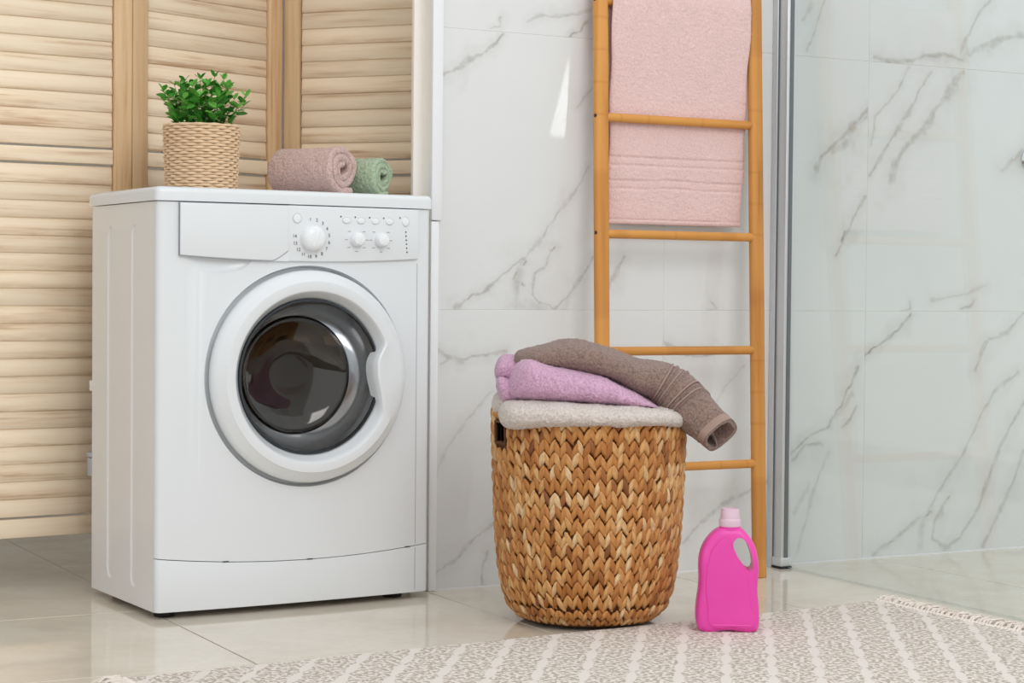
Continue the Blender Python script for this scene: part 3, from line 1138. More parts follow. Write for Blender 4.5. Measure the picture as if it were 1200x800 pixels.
def pink_towel():
    """front and back flap over one rung, woven bands near the hem"""
    zr = RUNG[4]
    th = 0.0085
    zlo_f, zlo_b = 0.792, 0.812
    path = []  # (y, z, side) centre line of the cloth, back hem to front hem
    yr = LY0 + (-LY0 / LZT * 0.985) * zr
    rr = 0.0098 + th / 2 + 0.0008
    n = 70
    for i in range(n):
        z = zlo_b + (zr - zlo_b) * i / n
        path.append((yr + rr - 0.002 * (1 - i / n), z, 'b'))
    for i in range(15):
        a = PI * i / 14
        path.append((yr + rr * math.cos(a), zr + 0.045 * math.sin(a), 't'))
    yfr = LY0 + (-LY0 / LZT * 0.985) * RUNG[3] + 0.0098 + th / 2 + 0.0012
    nf = 190
    for i in range(1, nf + 1):
        z = zr - (zr - zlo_f) * i / nf
        y0 = yr - rr
        y = interp([(zlo_f, yfr + 0.004), (RUNG[3] - 0.03, yfr + 0.001), (RUNG[3], yfr), (zr, y0)], z)
        path.append((y, z, 'f'))
    nx = 120
    vs, fs, mask = [], [], []
    m_ = len(path)
    rings = []
    bands = [(0.928, 0.935), (0.873, 0.880)]
    for layer in (1, -1):
        for i, (y, z, s) in enumerate(path):
            p, q = path[max(0, i - 1)], path[min(m_ - 1, i + 1)]
            ty, tz = q[0] - p[0], q[1] - p[1]
            L = math.hypot(ty, tz)
            ny, nz = -tz / L, ty / L     # away from the rung
            for k in range(nx + 1):
                f = k / nx
                wl = 2.1965 - 0.0045 * (z - 0.79) / 0.51
                wr = 2.5490 + 0.0130 * (z - 0.79) / 0.51
                if s == 'b':
                    wl -= 0.006
                    wr -= 0.004
                x = wl + (wr - wl) * f
                x += 0.0015 * math.sin(z * 40 + f * 3) * (1 if f < 0.03 or f > 0.97 else 0.3)
                edge = min(1.0, min(f, 1 - f) * nx / 2.0, min(i, m_ - 1 - i) / 2.0 + 0.15)
                t2 = th / 2 * (0.35 + 0.65 * edge)
                d = t2
                rough_ = 1.0
                if s == 'f':
                    drop = 0.0016 * math.sin(f * 9.0 + 0.4) * interp([(0.79, 1.0), (1.0, 0.0), (1.3, 0.0)], z)
                    for zc in (0.9395, 0.9215, 0.8895, 0.8715):
                        if abs(z - zc - 0.0 + drop) < 0.0022:
                            d -= 0.0022
                    for z0, z1 in ((0.9225, 0.9385), (0.8725, 0.8885)):
                        if z0 < z + drop < z1:
                            d -= 0.0008
                            rough_ = 0.15
                    if z < zlo_f + 0.010:
                        rough_ = 0.2
                        d += 0.0006
                    if abs(z - zlo_f - 0.0105) < 0.0014:
                        d -= 0.002
                wob = 0.0
                if s == 'f':
                    free = interp([(0.79, 1.0), (0.98, 0.25), (1.022, 0.0), (1.07, 0.3), (1.15, 0.8), (1.25, 0.3), (1.29, 0.0)], z)
                    wob = free * (0.0024 * math.sin(f * 11 + 0.7 + z * 2) + 0.0016 * math.sin(f * 23 + 1.9))
                d += noise.noise(Vector((x, y * layer, z)) * 230) * 0.0016 * rough_
                vs.append((x, y + ny * d * layer + wob * (1 if s == 'f' else 0), z + nz * d * layer))
    for lay in range(2):
        o = lay * m_ * (nx + 1)
        for i in range(m_ - 1):
            for k in range(nx):
                a = o + i * (nx + 1) + k
                fs.append((a, a + 1, a + nx + 2, a + nx + 1))
    o2 = m_ * (nx + 1)
    for i in range(m_ - 1):
        for k in (0, nx):
            a = i * (nx + 1) + k
            fs.append((a, a + nx + 1, o2 + a + nx + 1, o2 + a))
    for k in range(nx):
        for i in (0, m_ - 1):
            a = i * (nx + 1) + k
            fs.append((a, a + 1, o2 + a + 1, o2 + a))
    return MB().add(vs, fs).mesh('towel', 0 or 80)


tag(link('hanging_towel', pink_towel(), M_pink), 'pale pink terry towel with woven bands hanging over a ladder rung', 'towel')


def rolled_towel(name, mat, label, R, length, turns, thick, tail, group):
    """sheet rolled into a spiral; local +X points out of the visible end, base at z = 0"""
    n = int(turns * 120)
    r0 = R - (turns - 0.0) * thick * 1.16
    cl = []
    for i in range(n + 1):
        f = i / n
        a = -PI / 2 - 2 * PI * turns * (1 - f)
        r = (r0 + (R - thick / 2 - r0) * f)
        r *= 1 + 0.07 * math.sin(3.0 * a + 1.0) * (1 - f)
        cl.append(Vector((r * math.cos(a), r * math.sin(a) * 0.97)))
    for i in range(1, 9):
        cl.append(Vector((cl[n].x + tail * i / 8, cl[n].y + 0.001)))
    m_ = len(cl)
    nl = 64
    vs, fs = [], []
    for layer in (1, -1):
        for i, p in enumerate(cl):
            tg = (cl[min(m_ - 1, i + 1)] - cl[max(0, i - 1)]).normalized()
            nn = Vector((tg.y, -tg.x))
            f = i / m_
            for k in range(nl + 1):
                g = k / nl
                x = -length * (1 - g)
                x += (0.006 * noise.noise(Vector((p.x * 30, p.y * 30, f * 3))) - 0.014 * (1 - f) * (1 - abs(2 * g - 1)) * 0) * (1 if g > 0.5 else -1) * abs(2 * g - 1)
                x += (0.006 * (1 - f) - 0.008 * math.sin(f * turns * 4)) * 0.3 * (1 if g > 0.5 else -1) * abs(2 * g - 1) ** 4
                e = min(1.0, min(k, nl - k) / 2.5)
                t2 = thick / 2 * (0.35 + 0.65 * math.sqrt(max(0.0, 1 - (1 - e) ** 2)))
                sag = 1 - 0.05 * math.sin(PI * g)
                q = p * (1 + 0.04 * noise.noise(Vector((x * 18, p.y * 10, p.x * 10))))
                d = t2 + noise.noise(Vector((x, p.x * 1.3 + layer, p.y * 1.3 + f)) * 190) * 0.0018
                vs.append((x, q.x + nn.x * d * layer, max(0.0005, R * 0.97 + q.y * sag + nn.y * d * layer)))
    for lay in range(2):
        o = lay * m_ * (nl + 1)
        for i in range(m_ - 1):
            for k in range(nl):
                a = o + i * (nl + 1) + k
                fs.append((a, a + 1, a + nl + 2, a + nl + 1))
    o2 = m_ * (nl + 1)
    for i in range(m_ - 1):
        for k in (0, nl):
            a = i * (nl + 1) + k
            fs.append((a, a + nl + 1, o2 + a + nl + 1, o2 + a))
    for k in range(nl):
        for i in (0, m_ - 1):
            a = i * (nl + 1) + k
            fs.append((a, a + 1, o2 + a + 1, o2 + a))
    return tag(link(name, MB().add(vs, fs).mesh('rolled_towel', 80), mat), label, 'towel', group)


TOPM = 0.8378
o = rolled_towel('rolled_towel', M_mauve, 'dusty mauve rolled towel, the thicker one on the washing machine', 0.0560, 0.168, 2.5, 0.0155, 0.022, 'rolled towels on the washing machine')
o.location = (1.588, 0.020, TOPM)
o.rotation_euler = (0, 0, math.radians(-62))
o = rolled_towel('rolled_towel', M_green, 'small sage green rolled towel on the washing machine', 0.0460, 0.15, 2.6, 0.0120, 0.010, 'rolled towels on the washing machine')
o.location = (1.690, 0.045, TOPM)
o.rotation_euler = (0, 0, math.radians(-58))


# ------------------------------------------------------------------ potted plant
M_straw = wood('woven_straw', srgb(236, 206, 170), srgb(226, 190, 150), srgb(190, 148, 108), 2.0, 0.75)
M_soil = plain('dark_soil', srgb(52, 40, 30), 0.95)
M_stem = plain('green_stem', srgb(70, 112, 42), 0.6)
m, t, b = new_mat('plant_leaf', srgb(62, 138, 44), 0.45, 0, 0.4)
oi = t.node('ShaderNodeObjectInfo')
g = t.node('ShaderNodeTexCoord')
n = t.noise(g.outputs['Object'], 120.0, 2)
c = t.ramp(oi.outputs['Random'], [(0.0, srgb(54, 134, 40)), (0.5, srgb(88, 176, 62)), (1.0, srgb(142, 208, 96))])
t.link(t.mix(t.math('MULTIPLY', n.outputs[0], 0.3), c, srgb(30, 84, 24)), b.inputs['Base Color'])
b.inputs['Subsurface Weight'].default_value = 0.1
M_leaf = m
plant = thing('potted_plant', 'small leafy green plant in a woven straw pot on the washing machine', 'plant', (1.3065, 0.105, TOPM))
PH, PR0, PR1 = 0.140, 0.0705, 0.0770
pot = MB()
rows_, ncol = 23, 30
for r in range(rows_):
    z = 0.004 + (PH - 0.006) * (r + 0.5) / rows_
    Rb = PR0 + (PR1 - PR0) * z / PH
    pts = ncol * 6
    vs, fs = [], []
    for k in range(pts):
        a = 2 * PI * k / pts
        w = math.sin(a * ncol / 2 + (PI / 2 if False else 0) + (r % 2) * PI)
        # the strand runs in front of one stake and behind the next
        rad = Rb + 0.0019 * w + 0.0005 * noise.noise(Vector((r * 3.1, k * 0.35, 0)))
        hh = 0.0034 * (0.90 + 0.12 * w)
        zz = z + 0.0006 * noise.noise(Vector((k * 0.2, r * 5.0, 2)))
        for q in range(6):
            b3 = 2 * PI * q / 6
            vs.append(((rad + 0.0021 * math.cos(b3)) * math.cos(a), (rad + 0.0021 * math.cos(b3)) * math.sin(a), zz + hh * math.sin(b3)))
    for k in range(pts):
        for q in range(6):
            fs.append((k * 6 + q, ((k + 1) % pts) * 6 + q, ((k + 1) % pts) * 6 + (q + 1) % 6, k * 6 + (q + 1) % 6))
    pot.add(vs, fs)
pot_o = link('pot', pot.mesh('pot', 80), M_straw, plant)
link('pot_liner', MB().lathe([(0.0003, 0.003), (PR0 - 0.0028, 0.003), (PR1 - 0.0028, PH - 0.006), (PR1 - 0.008, PH - 0.006), (PR1 - 0.010, PH - 0.02), (0.0003, PH - 0.02)], 48), M_soil, plant)


def leaf_mesh():
    vs, fs = [], []
    ks = [(0.0, 0.06), (0.12, 0.30), (0.35, 0.52), (0.6, 0.55), (0.82, 0.38), (1.0, 0.05)]
    for t_, w in ks:
        cup = 0.10 * w
        z = -0.18 * (t_ - 0.3) ** 2
        vs += [(t_, -w * 0.62, z + cup), (t_, 0, z), (t_, w * 0.62, z + cup)]
    for i in range(len(ks) - 1):
        for k in range(2):
            a = i * 3 + k
            fs.append((a, a + 1, a + 4, a + 3))
    return MB().add(vs, fs).mesh('leaf', 80)


leaf_me = leaf_mesh()
leaf_me.materials.append(M_leaf)
rnd = random.Random(11)
nst = 38
for s in range(nst):
    a = 2 * PI * s * 0.618
    rr = math.sqrt((s + 0.5) / nst)
    base = Vector((0.052 * rr * math.cos(a), 0.052 * rr * math.sin(a), PH - 0.022))
    lean = 0.042 * rr
    hgt = rnd.uniform(0.070, 0.100) * (1.0 - 0.42 * rr ** 2) + (0.018 if s in (3, 8) else 0)
    tip = base + Vector((lean * math.cos(a) + rnd.uniform(-.010, .010), lean * math.sin(a) + rnd.uniform(-.010, .010), hgt + 0.018))
    mid = (base + tip) / 2 + Vector((-0.15 * lean * math.cos(a), -0.15 * lean * math.sin(a), 0.006))
    curve = []
    for i in range(7):
        f = i / 6
        curve.append(base * (1 - f) ** 2 + mid * 2 * f * (1 - f) + tip * f * f)
    st = link('stem', MB().tube(curve, [0.0012 - 0.0006 * i / 6 for i in range(7)], 5).mesh('stem', 60), M_stem, plant)
    for i in range(1, 7):
        p = curve[i]
        if p.z < PH - 0.012:
            continue
        d = (curve[min(6, i + 1)] - curve[i - 1]).normalized()
        for q in range(2 if i < 6 else 3):
            az = rnd.uniform(0, 2 * PI) if q == 0 else az + (PI if i < 6 else 2 * PI / 3) + rnd.uniform(-0.4, 0.4)
            el = rnd.uniform(0.15, 0.8) + (0.35 if i == 6 else 0)
            X = Vector((math.cos(az) * math.cos(el), math.sin(az) * math.cos(el), math.sin(el)))
            Z = (Vector((0, 0, 1)) - X * X.z)
            Z = Z.normalized()
            Y = Z.cross(X)
            sc = rnd.uniform(0.0185, 0.0245) * (0.8 if i == 6 else 1)
            lo_ = bpy.data.objects.new('leaf', leaf_me)
            COL.objects.link(lo_)
            lo_.parent = st
            lo_.matrix_local = Matrix.Translation(p + X * 0.001) @ Matrix((X, Y, Z)).transposed().to_4x4() @ Matrix.Rotation(rnd.uniform(-0.5, 0.5), 4, 'X') @ Matrix.Scale(sc, 4)

# ------------------------------------------------------------------ woven laundry basket
m, t, b = new_mat('water_hyacinth_strand', srgb(190, 136, 78), 0.5, 0, 0.4)
at = t.node('ShaderNodeAttribute')
at.attribute_name = 'tone'
oi = t.node('ShaderNodeObjectInfo')
g = t.node('ShaderNodeTexCoord')
n = t.noise(t.vmath('MULTIPLY', g.outputs['Object'], (1, 1, 0.3)), 160.0, 3, 0.6)
v = t.math('FRACT', t.math('ADD', at.outputs['Fac'], t.math('MULTIPLY', oi.outputs['Random'], 1.0)))
c = t.ramp(v, [(0.0, srgb(118, 70, 36)), (0.05, srgb(160, 100, 48)), (0.22, srgb(190, 126, 64)), (0.55, srgb(208, 150, 86)), (0.85, srgb(220, 172, 112)), (1.0, srgb(234, 204, 158))])
c = t.mix(t.maprange(n.outputs[0], 0.40, 0.65, 0.45, 0.0), c, srgb(140, 84, 38))
t.link(c, b.inputs['Base Color'])
t.link(t.bump(n.outputs[0], 0.3, 0.002), b.inputs['Normal'])
M_strand = m
M_basketcore = plain('dark_brown_basket_core', srgb(96, 58, 30), 0.9)  # dark brown shell behind the strands, also used for the slot frames

BX, BY, BZ = 1.9075, -0.452, 0.0068
BH = 0.395
basket = thing('laundry_basket', 'tall round laundry basket woven from golden brown water hyacinth', 'basket', (BX, BY, BZ))
BPROF = [(0.0, 0.134), (0.015, 0.146), (0.04, 0.158), (0.075, 0.167), (0.13, 0.174), (0.20, 0.1795), (0.28, 0.1830), (0.36, 0.1855), (0.41, 0.1865)]


def br(z):
    return lerp_keys(BPROF, z)


# camera-left direction seen from the basket: the handle slot sits there
to_cam = Vector((-BX, -3.6907 - BY, 0)).normalized()
ANG_CAM = math.atan2(to_cam.y, to_cam.x)
HANG = ANG_CAM - math.radians(66)


def in_slot(a, z, ma=0.0, mz=0.0):
    for h in (HANG, HANG + PI):
        d = (a - h + PI) % (2 * PI) - PI
        if abs(d) < 0.135 + ma and 0.343 - mz < z < 0.384 + mz:
            return True
    return False


# core shell with slots
NS, NZ = 96, 40
vs, fs = [], []
for off in (-0.0035, -0.010):
    for i in range(NZ + 1):
        z = BH * i / NZ
        for k in range(NS):
            a = 2 * PI * k / NS
            vs.append(((br(z) + off) * math.cos(a), (br(z) + off) * math.sin(a), z + 0.001))
for lay in range(2):
    o_ = lay * (NZ + 1) * NS
    for i in range(NZ):
        for k in range(NS):
            if in_slot(2 * PI * (k + 0.5) / NS, BH * (i + 0.5) / NZ):
                continue
            k2 = (k + 1) % NS
            fs.append((o_ + i * NS + k, o_ + i * NS + k2, o_ + (i + 1) * NS + k2, o_ + (i + 1) * NS + k))
for k in range(NS):
    k2 = (k + 1) % NS
    o_ = (NZ + 1) * NS
    fs.append((NZ * NS + k, NZ * NS + k2, o_ + NZ * NS + k2, o_ + NZ * NS + k))
fs.append(tuple(range(NS)))
link('basket_core', MB().add(vs, fs).mesh('basket_core', 60), M_basketcore, basket)


def strand_shape(side):
    """plump tapered strand; local Z along the strand, local X outward, local Y tangent"""
    vs, fs = [], []
    st = [(-1.0, 0.10, 0.10), (-0.72, 0.62, 0.55), (-0.30, 0.98, 0.95), (0.15, 1.0, 1.0), (0.55, 0.80, 0.80), (0.86, 0.42, 0.45), (1.0, 0.10, 0.15)]
    for z, w, h in st:
        for k in range(6):
            a = 2 * PI * k / 6
            vs.append((0.0050 * h * math.cos(a) + 0.0022 * (z * 0.8), 0.0066 * w * math.sin(a) - side * 0.0012 * z * z, 0.0182 * z))
    for i in range(len(st) - 1):
        for k in range(6):
            fs.append((i * 6 + k, i * 6 + (k + 1) % 6, (i + 1) * 6 + (k + 1) % 6, (i + 1) * 6 + k))
    fs.append(tuple(reversed(range(6))))
    fs.append(tuple((len(st) - 1) * 6 + k for k in range(6)))
    return vs, fs


SHAPES = {s: strand_shape(s) for s in (-1, 1)}
strand_me = {}
for s in (-1, 1):
    me = MB().add(*SHAPES[s]).mesh('strand', 80)
    at_ = me.attributes.new('tone', 'FLOAT', 'POINT')
    for i in range(len(me.vertices)):
        at_.data[i].value = 0.0
    me.materials.append(M_strand)
    strand_me[s] = me
NCOL, ROWP = 54, 0.0243
rnd = random.Random(5)
cands = []
for r in range(-2, 17):
    for ccol in range(NCOL):
        for s in (-1, 1):
            zc = 0.012 + ROWP * (r + 0.55)
            if zc < -0.006 or zc > BH + 0.002:
                continue
            ncol_here = NCOL
            a = 2 * PI * (ccol + 0.25 + (0.5 if s > 0 else 0.0)) / ncol_here + rnd.uniform(-0.006, 0.006)
            zz = zc + rnd.uniform(-0.003, 0.003)
            if in_slot(a, zz, 0.02, 0.010):
                continue
            z1, z0 = min(BH, zz + 0.012), max(0.0, zz - 0.012)
            slope = (br(z1) - br(z0)) / (z1 - z0 + 1e-6)
            R_ = br(min(max(zz, 0), BH)) + 0.0005
            zz_ = max(zz, 0.010)
            Xv = Vector((math.cos(a), math.sin(a), -slope)).normalized()
            Tv = Vector((-math.sin(a), math.cos(a), 0))
            Zv = Xv.cross(Tv).normalized()
            Yv = Zv.cross(Xv)
            tilt = math.radians(21 + rnd.uniform(-5, 5)) * s
            wsc = R_ / 0.185 * rnd.uniform(0.92, 1.12)
            mat_ = (Matrix.Translation(Vector((R_ * math.cos(a), R_ * math.sin(a), zz_))) @ Matrix((Xv, Yv, Zv)).transposed().to_4x4()
                    @ Matrix.Rotation(-tilt, 4, 'X') @ Matrix.Rotation(rnd.uniform(-0.06, 0.10), 4, 'Y')
                    @ Matrix.Diagonal((rnd.uniform(0.85, 1.2), wsc, rnd.uniform(0.95, 1.10) * (0.75 if zz < 0.03 else 1.0), 1)))
            facing = Vector((math.cos(a), math.sin(a), 0)).dot(to_cam)
            cands.append((facing, s, mat_))
# the 300 strands that face the viewer most squarely are parts, the others one part
cands.sort(key=lambda c_: -c_[0])
for facing, s, mat_ in cands[:300]:
    o = bpy.data.objects.new('strand', strand_me[s])
    COL.objects.link(o)
    o.parent = basket
    o.matrix_local = mat_
rest = MB()
tones = []
for facing, s, mat_ in cands[300:]:
    vs, fs = SHAPES[s]
    rest.add([mat_ @ Vector(p) for p in vs], fs)
    tones += [rnd.random()] * len(vs)
me = bpy.data.meshes.new('strand_weave')
me.from_pydata(rest.v, [], rest.f)
at_ = me.attributes.new('tone', 'FLOAT', 'POINT')
at_.data.foreach_set('value', tones)
me.materials.append(M_strand)
me.shade_smooth()
link('strand_weave', me, None, basket)['kind'] = 'stuff'
# rim braid and handle slot frames
rim = MB()
for q in range(2):
    pts = []
    n = 160
    for k in range(n + 1):
        a = 2 * PI * k / n
        rr = br(BH) - 0.003 + 0.0035 * math.cos(a * 40 + q * PI)
        pts.append((rr * math.cos(a), rr * math.sin(a), BH + 0.001 + 0.0035 * math.sin(a * 40 + q * PI)))
    rim.tube(pts, 0.0050, 7)
link('rim', rim.mesh('rim', 80), M_strand, basket)
for h in (HANG, HANG + PI):
    fr = []
    for dz, da in ((0.343, -0.135), (0.343, 0.135), (0.384, 0.135), (0.384, -0.135), (0.343, -0.135)):
        rr = br(dz) + 0.001
        fr.append((rr * math.cos(h + da), rr * math.sin(h + da), dz))
    link('handle_slot', MB().tube(fr, 0.0032, 7).mesh('handle_slot', 80), M_basketcore, basket)

# ------------------------------------------------------------------ folded towels on the basket
# towel space: x to the picture's right along the basket, y away, z up; origin at the basket foot
TA = math.atan2(-0.4721, 0.8815)
PXM = 0.001655


def T(px):
    return (px - 689.0) * PXM


def Zp(py):
    return 0.6467 + (340.0 - py) * PXM - BZ


def loft(stations, nring=72, nst=120, amp=0.0022, sc=190, ridge=None, closed_end=None, smooth_zone=None):
    """stations: (s, cx, cy, cz, half_thick, half_depth, lean) lofted smoothly; lean tilts the section in the x-z plane"""
    stations = [tuple(st) + (0.0,) * (8 - len(st)) for st in stations]
    keys = {k: [(st[0], st[k]) for st in stations] for k in range(1, 8)}
    s0, s1 = stations[0][0], stations[-1][0]
    rows = []
    vs = []
    for i in range(nst + 1):
        f = i / nst
        s = s0 + (s1 - s0) * f
        cx, cy, cz, ht, hd, ln, yw = [lerp_keys(keys[k], s) for k in range(1, 8)]
        cap = 1.0
        e0, e1 = f * nst, (1 - f) * nst
        ce = 7.0
        if e0 < ce:
            cap = math.sqrt(max(0.0, 1 - (1 - e0 / ce) ** 2)) * 0.97 + 0.03
        if e1 < ce and closed_end is None:
            cap = min(cap, math.sqrt(max(0.0, 1 - (1 - e1 / ce) ** 2)) * 0.97 + 0.03)
        ax = Vector((math.sin(ln), 0, math.cos(ln)))   # thickness direction
        dx = Vector((math.sin(yw) * math.cos(ln), math.cos(yw), -math.sin(yw) * math.sin(ln)))
        for k in range(nring):
            a = 2 * PI * k / nring
            c, s_ = math.cos(a), math.sin(a)
            e = 0.62
            u = math.copysign(abs(c) ** e, c)
            w = math.copysign(abs(s_) ** 0.8, s_)
            p = Vector((cx, cy, cz)) + dx * (hd * u * (0.55 + 0.45 * cap)) + ax * (ht * w * cap)
            n = (dx * c / max(hd, 1e-3) + ax * s_ / max(ht, 1e-3)).normalized()
            rz = 1.0 if smooth_zone is None else smooth_zone(f)
            d = noise.noise(p * sc) * amp * rz + noise.noise(p * 22) * 0.003
            if ridge:
                d += ridge(f)
            vs.append(p + n * d)
    fs = []
    for i in range(nst):
        for k in range(nring):
            k2 = (k + 1) % nring
            fs.append((i * nring + k, i * nring + k2, (i + 1) * nring + k2, (i + 1) * nring + k))
    fs.append(tuple(reversed(range(nring))))
    last = nst * nring
    if closed_end is None:
        fs.append(tuple(last + k for k in range(nring)))
    else:
        # hollow end: turn the cloth inwards
        depth, scl = closed_end
        cpt = Vector((0, 0, 0))
        for k in range(nring):
            cpt += vs[last + k]
        cpt /= nring
        prev = Vector((0, 0, 0))
        for k in range(nring):
            prev += vs[last - nring * 6 + k]
        prev /= nring
        ax = (cpt - prev).normalized()
        b0 = last
        for (dd, ss) in ((0.0, scl), (-depth * 0.4, scl * 0.96), (-depth, scl * 0.85)):
            o_ = len(vs)
            for k in range(nring):
                vs.append(cpt + (vs[last + k] - cpt) * ss + ax * dd)
            for k in range(nring):
                k2 = (k + 1) % nring
                fs.append((b0 + k, b0 + k2, o_ + k2, o_ + k))
            b0 = o_
        fs.append(tuple(b0 + k for k in range(nring)))
    return vs, fs


def towel_obj(name, lofts, mat, label):
    mb = MB()
    for vs, fs in lofts:
        mb.add(vs, fs)
    o = link(name, mb.mesh(name, 80), mat)
    o.location = (BX, BY, BZ)
    o.rotation_euler = (0, 0, TA)
    return tag(o, label, 'towel', 'folded towels on the laundry basket')


def stn(px, pt, pb, cy, hd, lean=0.0, s=None):
    """section whose top and bottom are seen at rows pt and pb"""
    zt, zb_ = Zp(pt), Zp(pb)
    return (px if s is None else s, T(px), cy, (zt + zb_) / 2, (zt - zb_) / 2, hd, lean)


beige = loft([stn(582, 471, 499, -0.020, 0.120), stn(600, 467, 502, -0.030, 0.150), stn(640, 466, 501, -0.030, 0.172), stn(690, 468, 500, -0.030, 0.178),
              stn(740, 471, 499, -0.030, 0.165), stn(775, 474, 499, -0.02, 0.130), stn(801, 481, 500, -0.01, 0.085)], nring=110, nst=150)
beige2 = loft([stn(574, 468, 486, 0.02, 0.060), stn(585, 462, 490, 0.02, 0.090), stn(605, 464, 492, 0.02, 0.11)], nring=64, nst=40)
towel_obj('folded_towel', [beige, beige2], M_beige, 'oatmeal beige folded towel lying directly on the basket, lowest of three')
lil = loft([stn(592, 446, 468, -0.045, 0.050), stn(602, 428, 470, -0.045, 0.085), stn(617, 419, 470, -0.045, 0.11), stn(640, 424, 471, -0.045, 0.12),
            stn(670, 431, 472, -0.045, 0.125), stn(705, 440, 474, -0.045, 0.12), stn(735, 455, 476, -0.045, 0.105), stn(768, 473, 479, -0.045, 0.075)], nring=110, nst=150)
lil2 = loft([stn(577, 424, 446, 0.05, 0.085, 0.15), stn(586, 420, 450, 0.05, 0.095, 0.1), stn(602, 420, 454, 0.04, 0.10, 0.0), stn(625, 428, 455, 0.0, 0.07)], nring=60, nst=50)
lil3 = loft([stn(579, 440, 468, -0.01, 0.07, -0.15), stn(590, 443, 475, -0.02, 0.08, -0.1), stn(612, 446, 476, -0.03, 0.06), stn(640, 450, 474, -0.04, 0.06)], nring=60, nst=50)
towel_obj('folded_towel', [lil, lil2, lil3], M_lilac, 'lilac pink folded towel between the beige and the brown towel')


def ridge(f):
    d = 0.0
    for c in (0.620, 0.665, 0.755, 0.800):
        x = abs(f - c)
        if x < 0.0085:
            d += 0.0030 * (1 - x / 0.0085)
        elif x < 0.018:
            d -= 0.0015
    return d


brown = loft([(0.0, T(600), 0.0, Zp(423), 0.016, 0.06, 0.0), (0.10, T(628), -0.01, Zp(421), 0.024, 0.11, 0.0), (0.22, T(668), -0.01, Zp(418), 0.032, 0.125, 0.05),
              (0.36, T(710), -0.015, Zp(427), 0.030, 0.12, 0.20), (0.47, T(742), -0.02, Zp(440), 0.032, 0.105, 0.32), (0.58, T(769), -0.03, Zp(447), 0.0405, 0.085, 0.48, 0.05),
              (0.70, T(792), -0.045, Zp(463), 0.0455, 0.068, 0.74, 0.25), (0.85, T(813), -0.065, Zp(484), 0.041, 0.055, 0.88, 0.45), (1.0, T(838), -0.095, Zp(507), 0.0355, 0.042, 0.86, 0.55)],
             nring=96, nst=230, ridge=ridge, closed_end=(0.05, 0.80), smooth_zone=lambda f: 0.25 if (0.60 < f < 0.82 or f > 0.955) else 1.0)
flap = loft([(0.0, T(815), -0.05, Zp(490), 0.004, 0.030, 0.86), (0.5, T(828), -0.055, Zp(503), 0.0045, 0.030, 0.80), (1.0, T(836), -0.06, Zp(518), 0.004, 0.026, 0.70)], nring=36, nst=36)
brown_o = towel_obj('folded_towel', [brown, flap], M_brown, 'taupe brown towel on top of the basket stack, its banded end hanging over')
M_cord = plain('taupe_cord', srgb(164, 140, 130), 0.9, 0, 0.1)
for f_ in (0.600, 0.650, 0.735, 0.785):
    i_ = int(f_ * 230)
    rg = brown[0][i_ * 96:(i_ + 1) * 96]
    cc = sum(rg, Vector((0, 0, 0))) / 96
    link('woven_band', MB().tube([cc + (p_ - cc) * 1.012 for p_ in rg[::2] + rg[:1]], 0.0019, 7).mesh('woven_band', 80), M_cord, brown_o)
hem0, hem1 = brown[0][222 * 96:223 * 96], brown[0][230 * 96:231 * 96]
hm = MB()
rows_h = []
for rr_ in (hem0, hem1):
    cc = sum(rr_, Vector((0, 0, 0))) / 96
    rows_h.append([cc + (p_ - cc) * 1.03 for p_ in rr_])
hm.add(rows_h[0] + rows_h[1], [(k, (k + 1) % 96, 96 + (k + 1) % 96, 96 + k) for k in range(96)])
link('hem', hm.mesh('hem', 80), M_cord, brown_o)

# ------------------------------------------------------------------ detergent bottle
m, t, b = new_mat('magenta_plastic', srgb(232, 70, 172), 0.33, 0, 0.5)
g = t.node('ShaderNodeTexCoord')
n = t.noise(g.outputs['Object'], 6.0)
t.link(t.mix(n.outputs[0], srgb(228, 62, 166), srgb(236, 78, 178)), b.inputs['Base Color'])
b.inputs['Subsurface Weight'].default_value = 0.15
b.inputs['Subsurface Radius'].default_value = (0.02, 0.008, 0.015)
M_magenta = m
m, t, b = new_mat('pale_pink_cap_plastic', srgb(236, 206, 222), 0.3, 0, 0.5)
g = t.node('ShaderNodeTexCoord')
n = t.noise(g.outputs['Object'], 30.0)
t.link(t.mix(n.outputs[0], srgb(232, 200, 218), srgb(240, 212, 226)), b.inputs['Base Color'])
b.inputs['Transmission Weight'].default_value = 0.15
M_cap = m
bot = thing('detergent_bottle', 'magenta plastic detergent bottle with pale pink cap standing on the rug', 'bottle', (2.0745, -0.690, 0.0075), math.radians(-29.5))
S = 0.2285 / 532.0


def bp(x, y):
    return ((x - 248) * S, (667 - y) * S)


outl = [bp(*p) for p in [(124, 666), (114, 640), (110, 600), (113, 550), (121, 490), (123, 440), (121, 390), (124, 345), (137, 302), (160, 262), (185, 236), (207, 222), (250, 219), (302, 222),
                         (325, 238), (348, 266), (364, 296), (376, 340), (381, 390), (379, 440), (377, 480), (382, 540), (386, 600), (384, 645), (376, 666), (250, 667)]]
holep = [bp(*p) for p in [(277, 290), (284, 272), (305, 263), (326, 276), (346, 310), (358, 350), (360, 384), (350, 397), (333, 390), (312, 365), (291, 332)]]
hole_big = holep
bm_ = curve_solid([outl], 0.0175, 0.0125, 5)
for v in bm_.vertices:
    x, y, z = v.co
    k = 1.0
    if y > 0.135:
        k = max(0.62, 1.0 - (y - 0.135) * 5.0)
    v.co = (x, z * k, y)
bb = bmesh.new()
bb.from_mesh(bm_)
bmesh.ops.recalc_face_normals(bb, faces=bb.faces)
bb.to_mesh(bm_)
bb.free()
hc = curve_solid([holep], 0.05, 0.0, 0)
hx, hy = bp(320, 330)
for v in hc.vertices:
    x, y, z = v.co
    v.co = (hx - 0.0030 + (x - hx) * 1.06, z, hy + (y - hy) * 1.06)
hb = bmesh.new()
hb.from_mesh(hc)
